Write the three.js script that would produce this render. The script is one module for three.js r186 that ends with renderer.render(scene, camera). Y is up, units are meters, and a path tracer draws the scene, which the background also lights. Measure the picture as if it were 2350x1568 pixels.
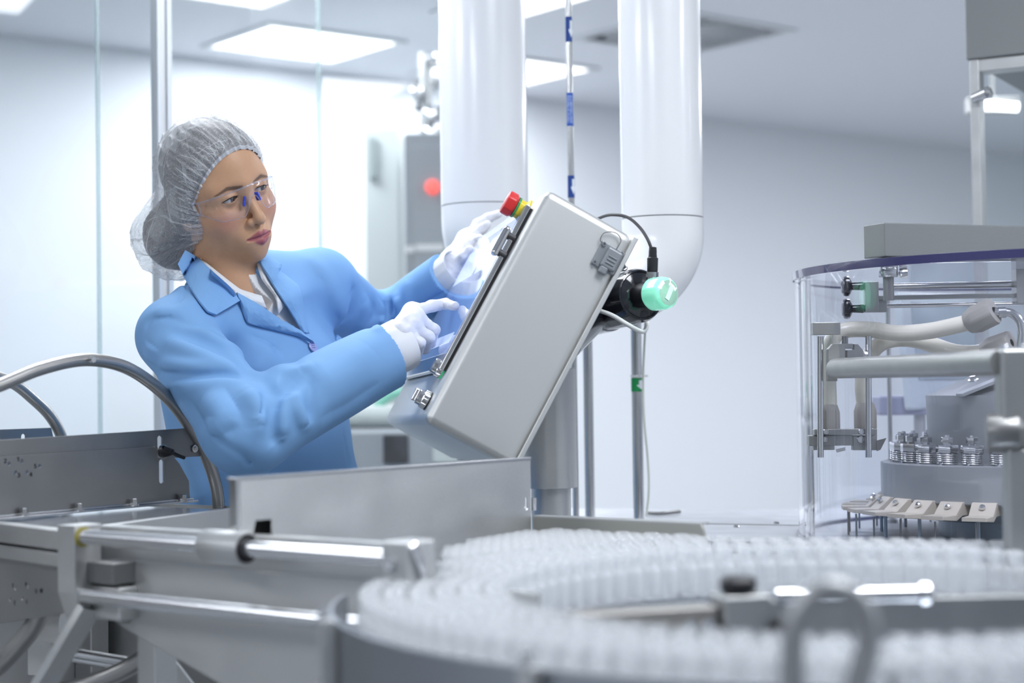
import * as THREE from 'three';
import { RectAreaLightUniformsLib } from 'three/addons/lights/RectAreaLightUniformsLib.js';
import { RoundedBoxGeometry } from 'three/addons/geometries/RoundedBoxGeometry.js';
import { mergeGeometries, mergeVertices, toCreasedNormals } from 'three/addons/utils/BufferGeometryUtils.js';
import { FontLoader } from 'three/addons/loaders/FontLoader.js';
import { TextGeometry } from 'three/addons/geometries/TextGeometry.js';
import { ImprovedNoise } from 'three/addons/math/ImprovedNoise.js';

// ------------------------------------------------------------------ camera, exposure
const FOC = 3900, CAMY = 1.16, PITCH = Math.atan(96 / FOC), ROLL = THREE.MathUtils.degToRad(0.8);
const scene = new THREE.Scene();
scene.background = new THREE.Color(0.02, 0.02, 0.02);
const camera = new THREE.PerspectiveCamera(2 * Math.atan(784 / FOC) * 180 / Math.PI, 2350 / 1568, 0.05, 60);
camera.filmGauge = 36;
camera.position.set(0, CAMY, 0);
camera.rotation.set(PITCH, 0, -ROLL, 'XYZ');
camera.updateMatrixWorld(true);
camera.focus = 2.74;
camera.userData.fStop = 2.7;
const renderer = new THREE.WebGLRenderer({ antialias: true });
renderer.toneMapping = THREE.LinearToneMapping;
renderer.toneMappingExposure = 2.0;
renderer.shadowMap.enabled = true;
RectAreaLightUniformsLib.init();

// ------------------------------------------------------------------ helpers
const V = (x, y, z) => new THREE.Vector3(x, y, z);
let seed = 7;
const rnd = () => { seed = (seed * 1664525 + 1013904223) >>> 0; return seed / 4294967296; };
const CR = Math.cos(ROLL), SR = Math.sin(ROLL), CP = Math.cos(PITCH), SP = Math.sin(PITCH);
// a point of the place from the photograph's measurements: pixel and distance along the lens axis
function P(px, py, d) {
  const xr = (px - 1175) / FOC * d, yr = (784 - py) / FOC * d;
  const x = xr * CR + yr * SR, y = -xr * SR + yr * CR;
  return V(x, CAMY + y * CP + d * SP, y * SP - d * CP);
}
function PH(px, py, h) { const a = P(px, py, 1); const t = (h - CAMY) / (a.y - CAMY); return V(a.x * t, h, a.z * t); }
// on a plane through q with normal n
function PP(px, py, q, n) { const o = V(0, CAMY, 0), a = P(px, py, 1).sub(o); const t = q.clone().sub(o).dot(n) / a.dot(n); return o.add(a.multiplyScalar(t)); }
const used = {};
function numbered(name) { const k = used[name] = (used[name] ?? -1) + 1; return k ? `${name}_${String(k).padStart(3, '0')}` : name; }
function thing(name, label, category, pos, group) {
  const o = new THREE.Group(); o.name = numbered(name); o.position.copy(pos); scene.add(o);
  o.userData = { label, category }; if (group) o.userData.group = group;
  return o;
}
function worldOf(o) { const p = V(0, 0, 0); for (let q = o; q && q !== scene; q = q.parent) p.add(q.position); return p; }
// geometry is given in world coordinates and hung under its parent
function part(parent, name, geo, mat, label) {
  const w = worldOf(parent);
  const g = Array.isArray(geo) ? join(geo) : geo;
  if (!g.userData.keepUV) metreUV(g);
  g.translate(-w.x, -w.y, -w.z);
  const m = new THREE.Mesh(g, mat); m.name = name; m.castShadow = m.receiveShadow = true; parent.add(m);
  if (label) m.userData.label = label;
  return m;
}
function join(list) {
  const clean = list.map((g) => { let q = g.index ? g.toNonIndexed() : g.clone(); for (const k of Object.keys(q.attributes)) if (!['position', 'normal', 'uv'].includes(k)) q.deleteAttribute(k); if (!q.attributes.uv) q.setAttribute('uv', new THREE.BufferAttribute(new Float32Array(q.attributes.position.count * 2), 2)); if (!q.attributes.normal) q.computeVertexNormals(); return q; });
  const r = mergeGeometries(clean); r.userData.keepUV = list.every((g) => g.userData.keepUV); return r;
}
// texture coordinates in metres by the way a face points
function metreUV(g) {
  if (g.index) { /* keep shared vertices: project by vertex normal */ }
  const p = g.attributes.position, n = g.attributes.normal, uv = new Float32Array(p.count * 2);
  for (let i = 0; i < p.count; i++) {
    const ax = Math.abs(n.getX(i)), ay = Math.abs(n.getY(i)), az = Math.abs(n.getZ(i));
    if (ay > ax && ay > az) { uv[2 * i] = p.getX(i); uv[2 * i + 1] = p.getZ(i); }
    else { uv[2 * i] = (az > ax ? p.getX(i) : p.getZ(i)); uv[2 * i + 1] = p.getY(i); }
  }
  g.setAttribute('uv', new THREE.BufferAttribute(uv, 2));
}
const structure = (name, geo, mat) => { if (!geo.userData.keepUV) metreUV(geo); const m = new THREE.Mesh(geo, mat); m.name = name; m.userData.kind = 'structure'; m.castShadow = m.receiveShadow = true; scene.add(m); return m; };
// frame: origin and axes -> matrix
function frame(o, ex, ey, ez) { const m = new THREE.Matrix4().makeBasis(ex, ey, ez ?? ex.clone().cross(ey)); m.setPosition(o); return m; }
function box(w, h, d, r = 0, seg = 2) { return r ? new RoundedBoxGeometry(w, h, d, seg, Math.min(r, w / 2 - 1e-5, h / 2 - 1e-5, d / 2 - 1e-5)) : new THREE.BoxGeometry(w, h, d); }
const placed = (g, M) => { g.applyMatrix4(M); if (M.determinant() < 0) { if (g.index) { const a = g.index.array; for (let i = 0; i < a.length; i += 3) [a[i], a[i + 1]] = [a[i + 1], a[i]]; } else for (const k of Object.keys(g.attributes)) { const t = g.attributes[k], n = t.itemSize, a = t.array; for (let i = 0; i < t.count; i += 3) for (let q = 0; q < n; q++) [a[i * n + q], a[(i + 1) * n + q]] = [a[(i + 1) * n + q], a[i * n + q]]; } } return g; };
function fbox(M, x0, x1, y0, y1, z0, z1, r = 0, seg = 2) { const g = box(Math.abs(x1 - x0), Math.abs(y1 - y0), Math.abs(z1 - z0), r, seg); g.translate((x0 + x1) / 2, (y0 + y1) / 2, (z0 + z1) / 2); return placed(g, M); }
function cyl(a, b, r0, r1 = r0, seg = 24, open = false) {
  const d = b.clone().sub(a), g = new THREE.CylinderGeometry(r1, r0, d.length(), seg, 1, open);
  g.translate(0, d.length() / 2, 0);
  g.applyQuaternion(new THREE.Quaternion().setFromUnitVectors(V(0, 1, 0), d.normalize())); g.translate(a.x, a.y, a.z);
  return g;
}
// turned profile along an axis: points [radius, height]
function turn(a, dir, prof, seg = 28) {
  const g = new THREE.LatheGeometry(prof.map(([r, h]) => new THREE.Vector2(Math.max(r, 1e-5), h)), seg);
  const c = toCreasedNormals(g, 0.6);
  c.applyQuaternion(new THREE.Quaternion().setFromUnitVectors(V(0, 1, 0), dir.clone().normalize())); c.translate(a.x, a.y, a.z);
  return c;
}
function tube(pts, r, seg = 60, rs = 12, closed = false) { return new THREE.TubeGeometry(new THREE.CatmullRomCurve3(pts, closed, 'centripetal'), seg, r, rs, closed); }
// flat plate of a 2D outline in a frame, thickness along the third axis (backwards)
function plate(M, pts, t, holes = [], bevel = 0.0006) {
  const s = new THREE.Shape(pts.map(([x, y]) => new THREE.Vector2(x, y)));
  for (const h of holes) s.holes.push(h instanceof THREE.Path ? h : new THREE.Path(h.map(([x, y]) => new THREE.Vector2(x, y))));
  const g = new THREE.ExtrudeGeometry(s, { depth: t - 2 * bevel, bevelEnabled: bevel > 0, bevelThickness: bevel, bevelSize: bevel, bevelOffset: -bevel, bevelSegments: 1, curveSegments: 10 });
  g.translate(0, 0, -t + bevel); return placed(g, M);
}
function circlePath(x, y, r) { const p = new THREE.Path(); p.absarc(x, y, r, 0, Math.PI * 2, true); return p; }
function slotPath(x, y0, y1, r) { const p = new THREE.Path(); p.absarc(x, y1, r, 0, Math.PI, false); p.absarc(x, y0, r, Math.PI, 2 * Math.PI, false); p.closePath(); return p; }
function hexBolt(a, dir, r, h, washer = true) {
  const list = [turn(a, dir, [[0, 0], [r, 0], [r, h * .92], [r * .88, h], [0, h]], 6)];
  if (washer) list.push(turn(a, dir, [[0, -.0004], [r * 1.45, -.0004], [r * 1.45, h * .22], [0, h * .22]], 16));
  return join(list);
}
// ------------------------------------------------------------------ computed textures
function dataTex(n, m, fn, srgb = false, rep = [1, 1]) {
  const d = new Uint8Array(n * m * 4);
  for (let j = 0; j < m; j++) for (let i = 0; i < n; i++) { const c = fn(i / n, j / m, i, j); const k = 4 * (j * n + i); for (let q = 0; q < 3; q++) d[k + q] = Math.max(0, Math.min(255, 255 * (c[q] ?? c))); d[k + 3] = 255; }
  const t = new THREE.DataTexture(d, n, m); t.magFilter = THREE.LinearFilter; t.minFilter = THREE.LinearMipmapLinearFilter; t.generateMipmaps = true;
  t.wrapS = t.wrapT = THREE.RepeatWrapping; t.repeat.set(...rep); if (srgb) t.colorSpace = THREE.SRGBColorSpace; t.needsUpdate = true; return t;
}
const PN = new ImprovedNoise();
const fbm = (x, y, z, o = 4) => { let s = 0, a = .5; for (let i = 0; i < o; i++) { s += a * PN.noise(x, y, z); x *= 2.03; y *= 2.03; z *= 2.03; a *= .5; } return s; };
// value noise that repeats over the tile
function tileNoise(n, m) { const g = new Float32Array(n * m); for (let i = 0; i < n * m; i++) g[i] = rnd(); const s = (t) => t * t * (3 - 2 * t); return (u, v) => { const x = u * n, y = v * m, i = Math.floor(x), j = Math.floor(y), a = s(x - i), b = s(y - j), G = (p, q) => g[((q % m + m) % m) * n + ((p % n + n) % n)]; return (G(i, j) * (1 - a) + G(i + 1, j) * a) * (1 - b) + (G(i, j + 1) * (1 - a) + G(i + 1, j + 1) * a) * b; }; }
const bn1 = tileNoise(6, 200), bn2 = tileNoise(24, 400), bn3 = tileNoise(9, 9), bn4 = tileNoise(300, 300);
const brushed = dataTex(512, 512, (u, v) => .5 + .28 * (bn1(u, v) - .5) + .4 * (bn2(u, v) - .5), false, [6, 6]);
const brushedRough = dataTex(512, 512, (u, v) => .82 + .14 * (bn2(u, v) - .5) + .22 * (bn3(u, v) - .5) + .1 * (bn4(u, v) - .5), false, [4, 4]);
const blotch = dataTex(256, 256, (u, v) => { const t = .93 + .07 * bn3(u, v) - .03 * bn4(u, v); return [t, t, t]; }, true, [3, 3]);
const speck = dataTex(256, 256, (u, v) => bn4(u, v), false, [8, 8]);

const M = {};
const std = (o) => new THREE.MeshStandardMaterial(o), phy = (o) => new THREE.MeshPhysicalMaterial(o);
const lin = (r, g, b) => new THREE.Color().setRGB(r, g, b);
M.wall = std({ color: lin(.80, .825, .86), roughness: .55 });
M.ceiling = std({ color: lin(.80, .82, .86), roughness: .7 });
M.floor = std({ color: lin(.34, .36, .38), roughness: .3, map: blotch });
M.steel = std({ color: lin(.67, .675, .67), metalness: .82, roughness: .52, roughnessMap: brushedRough, bumpMap: brushed, bumpScale: .00006, map: blotch });
M.steelMatt = std({ color: lin(.58, .585, .58), metalness: .82, roughness: .58, roughnessMap: brushedRough, bumpMap: speck, bumpScale: .00005 });
M.steelDark = std({ color: lin(.26, .26, .26), metalness: .85, roughness: .48, roughnessMap: brushedRough, bumpMap: brushed, bumpScale: .00006 });
M.steelMid = std({ color: lin(.40, .405, .40), metalness: .85, roughness: .48, roughnessMap: brushedRough, bumpMap: speck, bumpScale: .00004 });
M.chrome = std({ color: lin(.72, .72, .73), metalness: 1, roughness: .13 });
M.polish = std({ color: lin(.66, .66, .66), metalness: 1, roughness: .24, roughnessMap: brushedRough });
M.black = std({ color: lin(.012, .012, .016), roughness: .45 });
M.blackGloss = phy({ color: lin(.012, .013, .02), roughness: .2, clearcoat: .5 });
M.darkPanel = std({ color: lin(.055, .055, .06), roughness: .5, metalness: .3 });
M.whitePaint = phy({ color: lin(.88, .89, .91), roughness: .28, clearcoat: .6, clearcoatRoughness: .12 });
M.greyPlastic = std({ color: lin(.36, .34, .31), roughness: .5 });
M.beige = std({ color: lin(.62, .56, .48), roughness: .5 });
M.pane = phy({ color: lin(.93, .965, .97), roughness: 0, transmission: 1, thickness: 0, ior: 1.5 });
M.paneEdge = phy({ color: lin(.80, .88, .88), roughness: .15, transmission: .75, thickness: 0 });
M.acrylic = phy({ color: lin(.975, .98, 1), roughness: 0, transmission: 1, thickness: 0, ior: 1.49 });
M.acrylicLid = phy({ color: lin(.90, .90, .98), roughness: 0, transmission: 1, thickness: 0, ior: 1.49 });
M.acrylicEdge = phy({ color: lin(.028, .026, .11), roughness: .2, clearcoat: .6 });
M.white = std({ color: lin(.78, .78, .77), roughness: .5 });
M.alu = std({ color: lin(.66, .69, .72), metalness: .7, roughness: .4 });

// ------------------------------------------------------------------ the room
// the room's own axes: u runs along the back wall, n points from the back wall into the room
const CEIL = 2.6;
const bw0 = PH(0, 78, CEIL), bw1 = PH(2200, 342, CEIL);
const U = bw1.clone().sub(bw0).setY(0).normalize(), N = V(-U.z, 0, U.x); if (N.z < 0) N.negate();
const R0 = bw0.clone().setY(0).addScaledVector(U, -6.6);           // back left corner
const RW = 15, RD = 10.2, U0 = 4;
const room = (u, y, n) => R0.clone().addScaledVector(U, u + U0).addScaledVector(N, n).setY(y);
const RM = frame(R0, U, V(0, 1, 0), N.clone());
const T = .15;
structure('floor', fbox(RM, -T, RW + T, -T, 0, -T, RD + T), M.floor);
// the ceiling has one square cut-out for the air outlet
const ventU = U0 + 4.89, ventN = 1.585;
structure('ceiling', plate(frame(R0.clone().setY(CEIL), U.clone(), N.clone(), U.clone().cross(N)), [[-T, -T], [RW + T, -T], [RW + T, RD + T], [-T, RD + T]], T, [[[ventU - .30, ventN - .30], [ventU - .30, ventN + .30], [ventU + .30, ventN + .30], [ventU + .30, ventN - .30]]], 0), M.ceiling);
structure('wall_back', fbox(RM, -T, RW + T, 0, CEIL, -T, 0), M.wall);
structure('wall_front', fbox(RM, -T, RW + T, 0, CEIL, RD, RD + T), M.wall);
structure('wall_left', fbox(RM, -T, 0, 0, CEIL, 0, RD), M.wall);
structure('wall_right', fbox(RM, RW, RW + T, 0, CEIL, 0, RD), M.wall);
const inRoom = (p) => { const q = p.clone().sub(R0); return [q.dot(U) - U0, q.dot(N)]; };
if (globalThis.DEBUG_ROOM) for (const [n, x, y] of [['L1 left', 490, 100], ['L1 top', 640, 55], ['L1 right', 905, 95], ['L1 bottom', 735, 138], ['L2 right', 1355, 155], ['vent left', 1315, 85], ['vent right', 1820, 70], ['vent top', 1640, 35], ['vent bottom', 1615, 115], ['L3', 605, 15], ['L4', 978, 35], ['cam', 1175, 784]]) console.log(n, inRoom(PH(x, y, CEIL)).map((v) => v.toFixed(2)).join(' '));
// ceiling lamps: recessed panel with frame, diffuser and an area light of the same size
M.lampFrame = std({ color: lin(.7, .72, .74), roughness: .4 });
M.lampGlow = std({ color: lin(.8, .8, .8), emissive: lin(1, 1, 1), emissiveIntensity: 1.6, roughness: .5 });
const LAMP = 7.5;
function ceilingLamp(u, n, label, w = .6, d = 1.2) {
  const o = thing('ceiling_light', label, 'ceiling light', room(u, CEIL, n), 'recessed ceiling light panels');
  const FM = frame(room(u, CEIL, n), U, V(0, 1, 0), N.clone());
  const ring = [];
  for (const [x0, x1, z0, z1] of [[-w / 2 - .03, w / 2 + .03, -d / 2 - .03, -d / 2], [-w / 2 - .03, w / 2 + .03, d / 2, d / 2 + .03], [-w / 2 - .03, -w / 2, -d / 2, d / 2], [w / 2, w / 2 + .03, -d / 2, d / 2]]) ring.push(fbox(FM, x0, x1, -.012, 0, z0, z1));
  part(o, 'frame', ring, M.lampFrame);
  part(o, 'diffuser', fbox(FM, -w / 2, w / 2, -.006, -.001, -d / 2, d / 2), M.lampGlow, 'glowing white diffuser');
  const l = new THREE.RectAreaLight(0xf2f7ff, LAMP, w, d); o.add(l);
  l.position.set(0, -.014, 0); // its width runs along the wall, it looks down
  const b = new THREE.Matrix4().makeBasis(U.clone(), N.clone().negate(), V(0, 1, 0)); if (U.clone().cross(N.clone().negate()).y < 0) b.makeBasis(U.clone(), N.clone(), V(0, 1, 0));
  l.quaternion.setFromRotationMatrix(b);
}
// lamps: the rows the photograph shows, the rows over the machines that light them, then added panels out of view
ceilingLamp(3.7, .53, 'square ceiling light panel behind the glass partition, above the woman', .6, .52);
ceilingLamp(4.77, .53, 'square ceiling light panel beyond the white duct and the blue marked pole', .6, .52);
ceilingLamp(2.9, 1.33, 'ceiling light panel at the top edge between partition post and glass joint', .6, .56);
ceilingLamp(3.96, 1.64, 'ceiling light panel half hidden behind the white elbow duct', .3, .56);
for (const n of [3.3, 5.9]) for (const u of [-1.6, 1.6, 4.6, 7.6]) ceilingLamp(u, n, 'added ceiling light panel out of view that brightens the control box side');
ceilingLamp(7.05, 2.7, 'added ceiling light panel out of view that brightens the right wall');  // unseen panel added to lift the right part of the back wall
for (const u of [3.6, 6.4]) ceilingLamp(u, 7.9, 'added ceiling light panel out of view that brightens the control box side');  // unseen panels added to light the box side and the machines at right

// air outlet with swirl blades in the ceiling
{
  const c = room(4.89, CEIL, 1.585), o = thing('ceiling_air_diffuser', 'square swirl air outlet with radial slots set in the ceiling', 'air vent', c);
  const FM = frame(c, U, V(0, 1, 0), N.clone());
  part(o, 'frame', [[-.33, .33, -.33, -.30], [-.33, .33, .30, .33], [-.33, -.30, -.30, .30], [.30, .33, -.30, .30]].map(([a, b, c2, d]) => fbox(FM, a, b, -.010, 0, c2, d)), M.lampFrame);
  M.duct = std({ color: lin(.30, .31, .33), metalness: .5, roughness: .5 });
  part(o, 'plenum', [fbox(FM, -.30, .30, .6, .602, -.30, .30), fbox(FM, -.302, -.30, -.001, .6, -.30, .30), fbox(FM, .30, .302, -.001, .6, -.30, .30), fbox(FM, -.30, .30, -.001, .6, -.302, -.30), fbox(FM, -.30, .30, -.001, .6, .30, .302)], M.duct, 'galvanised duct above the outlet');
  for (let k = 0; k < 36; k++) {
    const a = k / 36 * Math.PI * 2, m = Math.max(Math.abs(Math.cos(a)), Math.abs(Math.sin(a))), L = Math.min(.29 / m, .33) - .05, g = box(L, .006, .009); g.rotateX(.3); g.translate(.05 + L / 2, -.002, 0); g.rotateY(a); g.applyMatrix4(FM);
    part(o, 'blade', g, M.lampFrame, 'pale radial blade');
  }
  part(o, 'hub', fbox(FM, -.045, .045, -.012, -.003, -.045, .045, .004), M.lampFrame);
}
// glass partition: panes with bare butt joints and one aluminium post
{
  const q0 = P(226, 700, 3.45), dir = V(.84, 0, -.54).normalize(), nn = V(-dir.z, 0, dir.x);
  const at = (px) => { const p = PP(px, 700, q0, nn); return p.clone().sub(q0).dot(dir); };
  const o = thing('glass_partition', 'tall clear glass partition with one aluminium post behind the woman', 'partition', q0.clone().setY(0));
  const FM = frame(q0.clone().setY(0), dir, V(0, 1, 0), nn);
  const js = [-700, 228, 358, 392, 737, 1140].map(at);
  for (const [a, b] of [[0, 1], [1, 2], [3, 4], [4, 5]]) {
    const g = new THREE.PlaneGeometry(js[b] - js[a] - .005, CEIL - .06); g.translate((js[a] + js[b]) / 2, CEIL / 2, 0); g.applyMatrix4(FM);
    const p = part(o, 'pane', g, M.pane, 'clear glass pane');
  }
  for (const k of [1, 4]) part(o, 'glass_joint', fbox(FM, js[k] - .0028, js[k] + .0028, .03, CEIL - .03, -.006, .006), M.paneEdge, 'greenish bare glass edge');
  const a = js[2], b = js[3];
  part(o, 'post', [fbox(FM, a, b, 0, CEIL, -.02, .012, .002), fbox(FM, a, a + .009, 0, CEIL, .012, .02, .001), fbox(FM, b - .011, b, 0, CEIL, .012, .02, .001)], M.alu);
  part(o, 'cover_strip', fbox(FM, a + .010, b - .013, .01, CEIL - .01, .012, .0135), M.white, 'white cover strip');
  part(o, 'floor_channel', fbox(FM, js[0], js[5], 0, .03, -.02, .02), M.alu);
  part(o, 'head_channel', fbox(FM, js[0], js[5], CEIL - .03, CEIL, -.02, .02), M.alu);
}
// grey machine cabinet far behind, with a red lamp, and the valve gear on its top
{
  const D = 6.2, a = P(935, 700, D), b = P(1075, 700, D), c = a.clone().lerp(b, .5).setY(0);
  const o = thing('machine_cabinet', 'grey machine cabinet with red lamp behind the glass partition', 'cabinet', c);
  const FM = frame(c, V(1, 0, 0), V(0, 1, 0), V(0, 0, 1)), w = b.x - a.x, top = P(1000, 312, D).y;
  M.cabinet = std({ color: lin(.36, .38, .40), roughness: .45, metalness: .2 });
  part(o, 'body', fbox(FM, -w / 2, w / 2, .05, top, -.35, .1, .01), M.cabinet);
  part(o, 'plinth', fbox(FM, -w / 2 + .02, w / 2 - .02, 0, .05, -.33, .08), M.darkPanel);
  part(o, 'door', fbox(FM, -w / 2 + .03, w / 2 - .01, .2, top - .05, .1, .115, .004), M.cabinet);
  const rl = P(992, 428, D - .14);
  part(o, 'red_lamp', turn(V(rl.x, rl.y, c.z + .115), V(0, 0, 1), [[0, 0], [.026, 0], [.026, .02], [.02, .03], [0, .034]], 20), std({ color: lin(.9, .12, .1), emissive: lin(1, .12, .1), emissiveIntensity: .55, roughness: .4 }), 'glowing red lamp');
  for (const [px, py, wd] of [[990, 574, .05], [943, 578, .02]]) { const p = P(px, py, D); part(o, 'nameplate', fbox(frame(V(p.x, p.y, c.z + .115), V(1, 0, 0), V(0, 1, 0), V(0, 0, 1)), -wd, wd, -.012, .012, 0, .004), M.white, 'small white plate'); }
  const v = thing('valve_manifold', 'shiny steel valve gear on top of the grey cabinet', 'valve', V(P(975, 312, D).x, top, c.z - .1));
  const vx = P(975, 300, D).x, vz = c.z - .1;
  part(v, 'stand_pipe', cyl(V(vx, top, vz), V(vx, P(0, 120, D).y, vz), .025), M.steel);
  part(v, 'stand_pipe', cyl(V(vx + .07, top, vz), V(vx + .07, P(0, 190, D).y, vz), .02), M.steel);
  for (const [px, py, r] of [[985, 255, .035], [985, 298, .035], [955, 205, .03], [990, 125, .025]]) { const p = P(px, py, D); part(v, 'valve_body', turn(V(p.x, p.y, vz + .02), V(0, 0, 1), [[0, -.05], [r, -.05], [r, .02], [r * .7, .05], [r * .3, .06], [0, .06]], 20), M.chrome, 'polished valve head'); }
  part(v, 'cross_pipe', tube([P(945, 175, D), P(975, 178, D), P(1040, 176, D)].map((p) => p.setZ(vz)), .018, 20), M.steel);
  part(v, 'cross_pipe', tube([P(950, 235, D), P(990, 240, D), P(1040, 240, D)].map((p) => p.setZ(vz)), .014, 20), M.darkPanel);
}
// tall pale cabinet left of it and the low machine seen under the control box
{
  const D = 6.6, a = P(845, 700, D), b = P(925, 700, D), c = a.clone().lerp(b, .5).setY(0), w = b.x - a.x, top = P(880, 300, D).y;
  const o = thing('locker', 'narrow pale locker between the partition joint and the grey cabinet', 'locker', c);
  const FM = frame(c, V(1, 0, 0), V(0, 1, 0), V(0, 0, 1));
  part(o, 'body', fbox(FM, -w / 2, w / 2, 0, top, -.3, .1, .008), std({ color: lin(.66, .70, .69), roughness: .5 }));
  part(o, 'handle', fbox(FM, -w / 2 + .02, -w / 2 + .05, top - .2, top - .04, .1, .13, .005), std({ color: lin(.35, .4, .4), roughness: .4 }));
}
{
  const D = 5.0, c = P(985, 1000, D).setY(0), o = thing('washing_machine_unit', 'low grey machine with rounded hood seen under the control box', 'machine', c);
  const FM = frame(c, V(1, 0, 0), V(0, 1, 0), V(0, 0, 1)), h = P(900, 978, D).y;
  M.paleMachine = std({ color: lin(.56, .60, .58), roughness: .45 });
  part(o, 'body', fbox(FM, -.26, .28, 0, h, -.3, .2, .02), M.cabinet);
  part(o, 'hood', [fbox(FM, -.26, .05, h, P(900, 930, D).y, -.3, .18, .04, 4)], M.paleMachine);
  part(o, 'panel', fbox(FM, -.12, -.05, h - .1, h - .02, .2, .21, .003), M.darkPanel);
  part(o, 'panel', fbox(FM, .02, .12, h - .1, h - .02, .2, .21, .003), M.paleMachine);
  part(o, 'green_hose', tube([P(850, 990, D), P(872, 935, D), P(905, 905, D), P(950, 900, D), P(1000, 925, D)].map((p) => p.setZ(c.z + .1)), .014, 40), std({ color: lin(.25, .62, .47), roughness: .4 }), 'green hose');
}
// machine hood and enclosure frame at the right edge
const DECKY = CAMY - .272;
{
  const D = 3.5, x0 = P(2216, 100, D), o = thing('enclosure_frame', 'stainless hood and window frame of the machine enclosure beside the wall', 'machine frame', x0.clone().setY(0));
  const dir = V(.86, 0, .5).normalize(), nn = V(-dir.z, 0, dir.x), FM = frame(x0.clone().setY(0), dir, V(0, 1, 0), nn);
  const yb = P(2216, 138, D).y, y2 = P(2216, 168, D).y;
  part(o, 'hood', fbox(FM, 0, .9, yb, 2.35, -.5, .0, .004), std({ color: lin(.27, .28, .28), metalness: .6, roughness: .55, bumpMap: brushed, bumpScale: .00005 }), 'grey steel hood');
  part(o, 'lintel', fbox(FM, .012, .9, y2, yb, -.05, -.005, .003), M.steel);
  part(o, 'post', fbox(FM, .006, .026, DECKY, yb, -.04, -.002, .003), M.steel);
  part(o, 'post', fbox(FM, .125, .17, DECKY, yb, -.05, -.005, .003), M.steel);
  part(o, 'rear_post', fbox(FM, .84, .88, 0, yb, -.5, -.46, .003), M.steel);
  const g = new THREE.PlaneGeometry(.1, y2 - .95); g.translate(.076, .95 + (y2 - .95) / 2, -.02); g.applyMatrix4(FM);
  part(o, 'window_pane', g, M.pane, 'clear glass pane');
  const cl = P(2250, 222, D - .02);
  part(o, 'clamp', [cyl(cl.clone().add(V(-.016, -.004, 0)), cl.clone().add(V(.008, .004, .02)), .010, .012, 20), turn(cl.clone().add(V(.008, .004, .02)), V(.8, .3, .5), [[0, 0], [.013, 0], [.013, .006], [.008, .01], [0, .01]], 20)], M.polish);
}
{ // strip lamp seen through the enclosure window
  const D = 4.6, a = P(2238, 240, D), b = P(2336, 246, D);
  const o = thing('strip_light', 'small glowing strip lamp seen through the enclosure window', 'lamp', a.clone().lerp(b, .5));
  part(o, 'tube', cyl(a, b, .014, .014, 16), M.lampGlow, 'glowing white tube');
  part(o, 'back', fbox(frame(a.clone().lerp(b, .5), V(1, 0, 0), V(0, 1, 0), V(0, 0, 1)), -.07, .07, -.014, .03, -.06, -.02, .003), M.steel);
  part(o, 'hanger', cyl(a.clone().lerp(b, .5).add(V(0, .03, -.04)), a.clone().lerp(b, .5).add(V(0, CEIL - a.y, -.04)), .006), M.steel);
  const l = new THREE.PointLight(0xf6faff, .02, 0, 2); l.shadow.radius = 1; l.position.set(0, 0, .035); o.add(l); l.castShadow = true;
}
// the two white ducts of the suspension arm
function duct(cx, r, yRing, D, label, bendTo) {
  const top = P(cx, 0, D), c = V(P(cx, 300, D).x, 0, P(cx, 300, D).z);
  const o = thing('white_duct', label, 'duct', V(c.x, CEIL, c.z), 'white suspension ducts');
  const yr = P(cx, yRing, D).y;
  part(o, 'pipe', cyl(V(c.x, yr + .001, c.z), V(c.x, CEIL, c.z), r, r, 48), M.whitePaint);
  part(o, 'ceiling_collar', turn(V(c.x, CEIL - .03, c.z), V(0, 1, 0), [[r, 0], [r + .03, 0], [r + .03, .03], [r, .03]], 40), M.whitePaint);
  const pts = [], R = r * 1.18, ax = bendTo.clone().normalize();
  pts.push(V(c.x, yr - .001, c.z), V(c.x, yr - .012, c.z), V(c.x, yr - .024, c.z));
  for (let k = 0; k <= 12; k++) { const t = k / 12 * Math.PI / 2; pts.push(V(c.x, yr - .03 - R * Math.sin(t), c.z).addScaledVector(ax, R * (1 - Math.cos(t)))); }
  pts.push(pts.at(-1).clone().addScaledVector(ax, .05));
  part(o, 'elbow', tube(pts, r * .997, 60, 48), M.whitePaint);
  return pts.at(-1);
}
const ductEndA = duct(1110, .0875, 474, 3.42, 'broad white elbow duct behind the raised gloved hand', V(1, 0, -.25));
const ductEndB = duct(1517, .077, 503, 3.2, 'white elbow duct behind the green lamp and black joint', V(-1, 0, .18));
// media poles with pipe markers
function marker(fn, w, h) { const c = document.createElement('canvas'); c.width = w; c.height = h; const g = c.getContext('2d'); fn(g, w, h); const t = new THREE.CanvasTexture(c); t.colorSpace = THREE.SRGBColorSpace; return std({ map: t, roughness: .4 }); }
function arrowMark(bg, down) { return marker((g, w, h) => { g.fillStyle = bg; g.fillRect(0, 0, w, h); g.fillStyle = '#f2f6fa'; for (const cx of [w * .12, w * .62]) { g.fillRect(cx - w * .07, h * .16, w * .14, h * .4); g.beginPath(); g.moveTo(cx - w * .16, h * .5); g.lineTo(cx + w * .16, h * .5); g.lineTo(cx, h * .85); g.fill(); } }, 256, 256); }
const scribble = (bg, fg) => marker((g, w, h) => { g.fillStyle = bg; g.fillRect(0, 0, w, h); g.fillStyle = fg; let s = 3; const r = () => (s = (s * 16807) % 2147483647) / 2147483647; for (let row = 0; row < 8; row++) for (let y = h * .08; y < h * .92;) { const hh = h * (.012 + .02 * r()); g.fillRect(row * w / 8 + w * .02 * r(), y, w * .07 * (.4 + r()), hh * .6); y += hh; } }, 256, 512);
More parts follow.
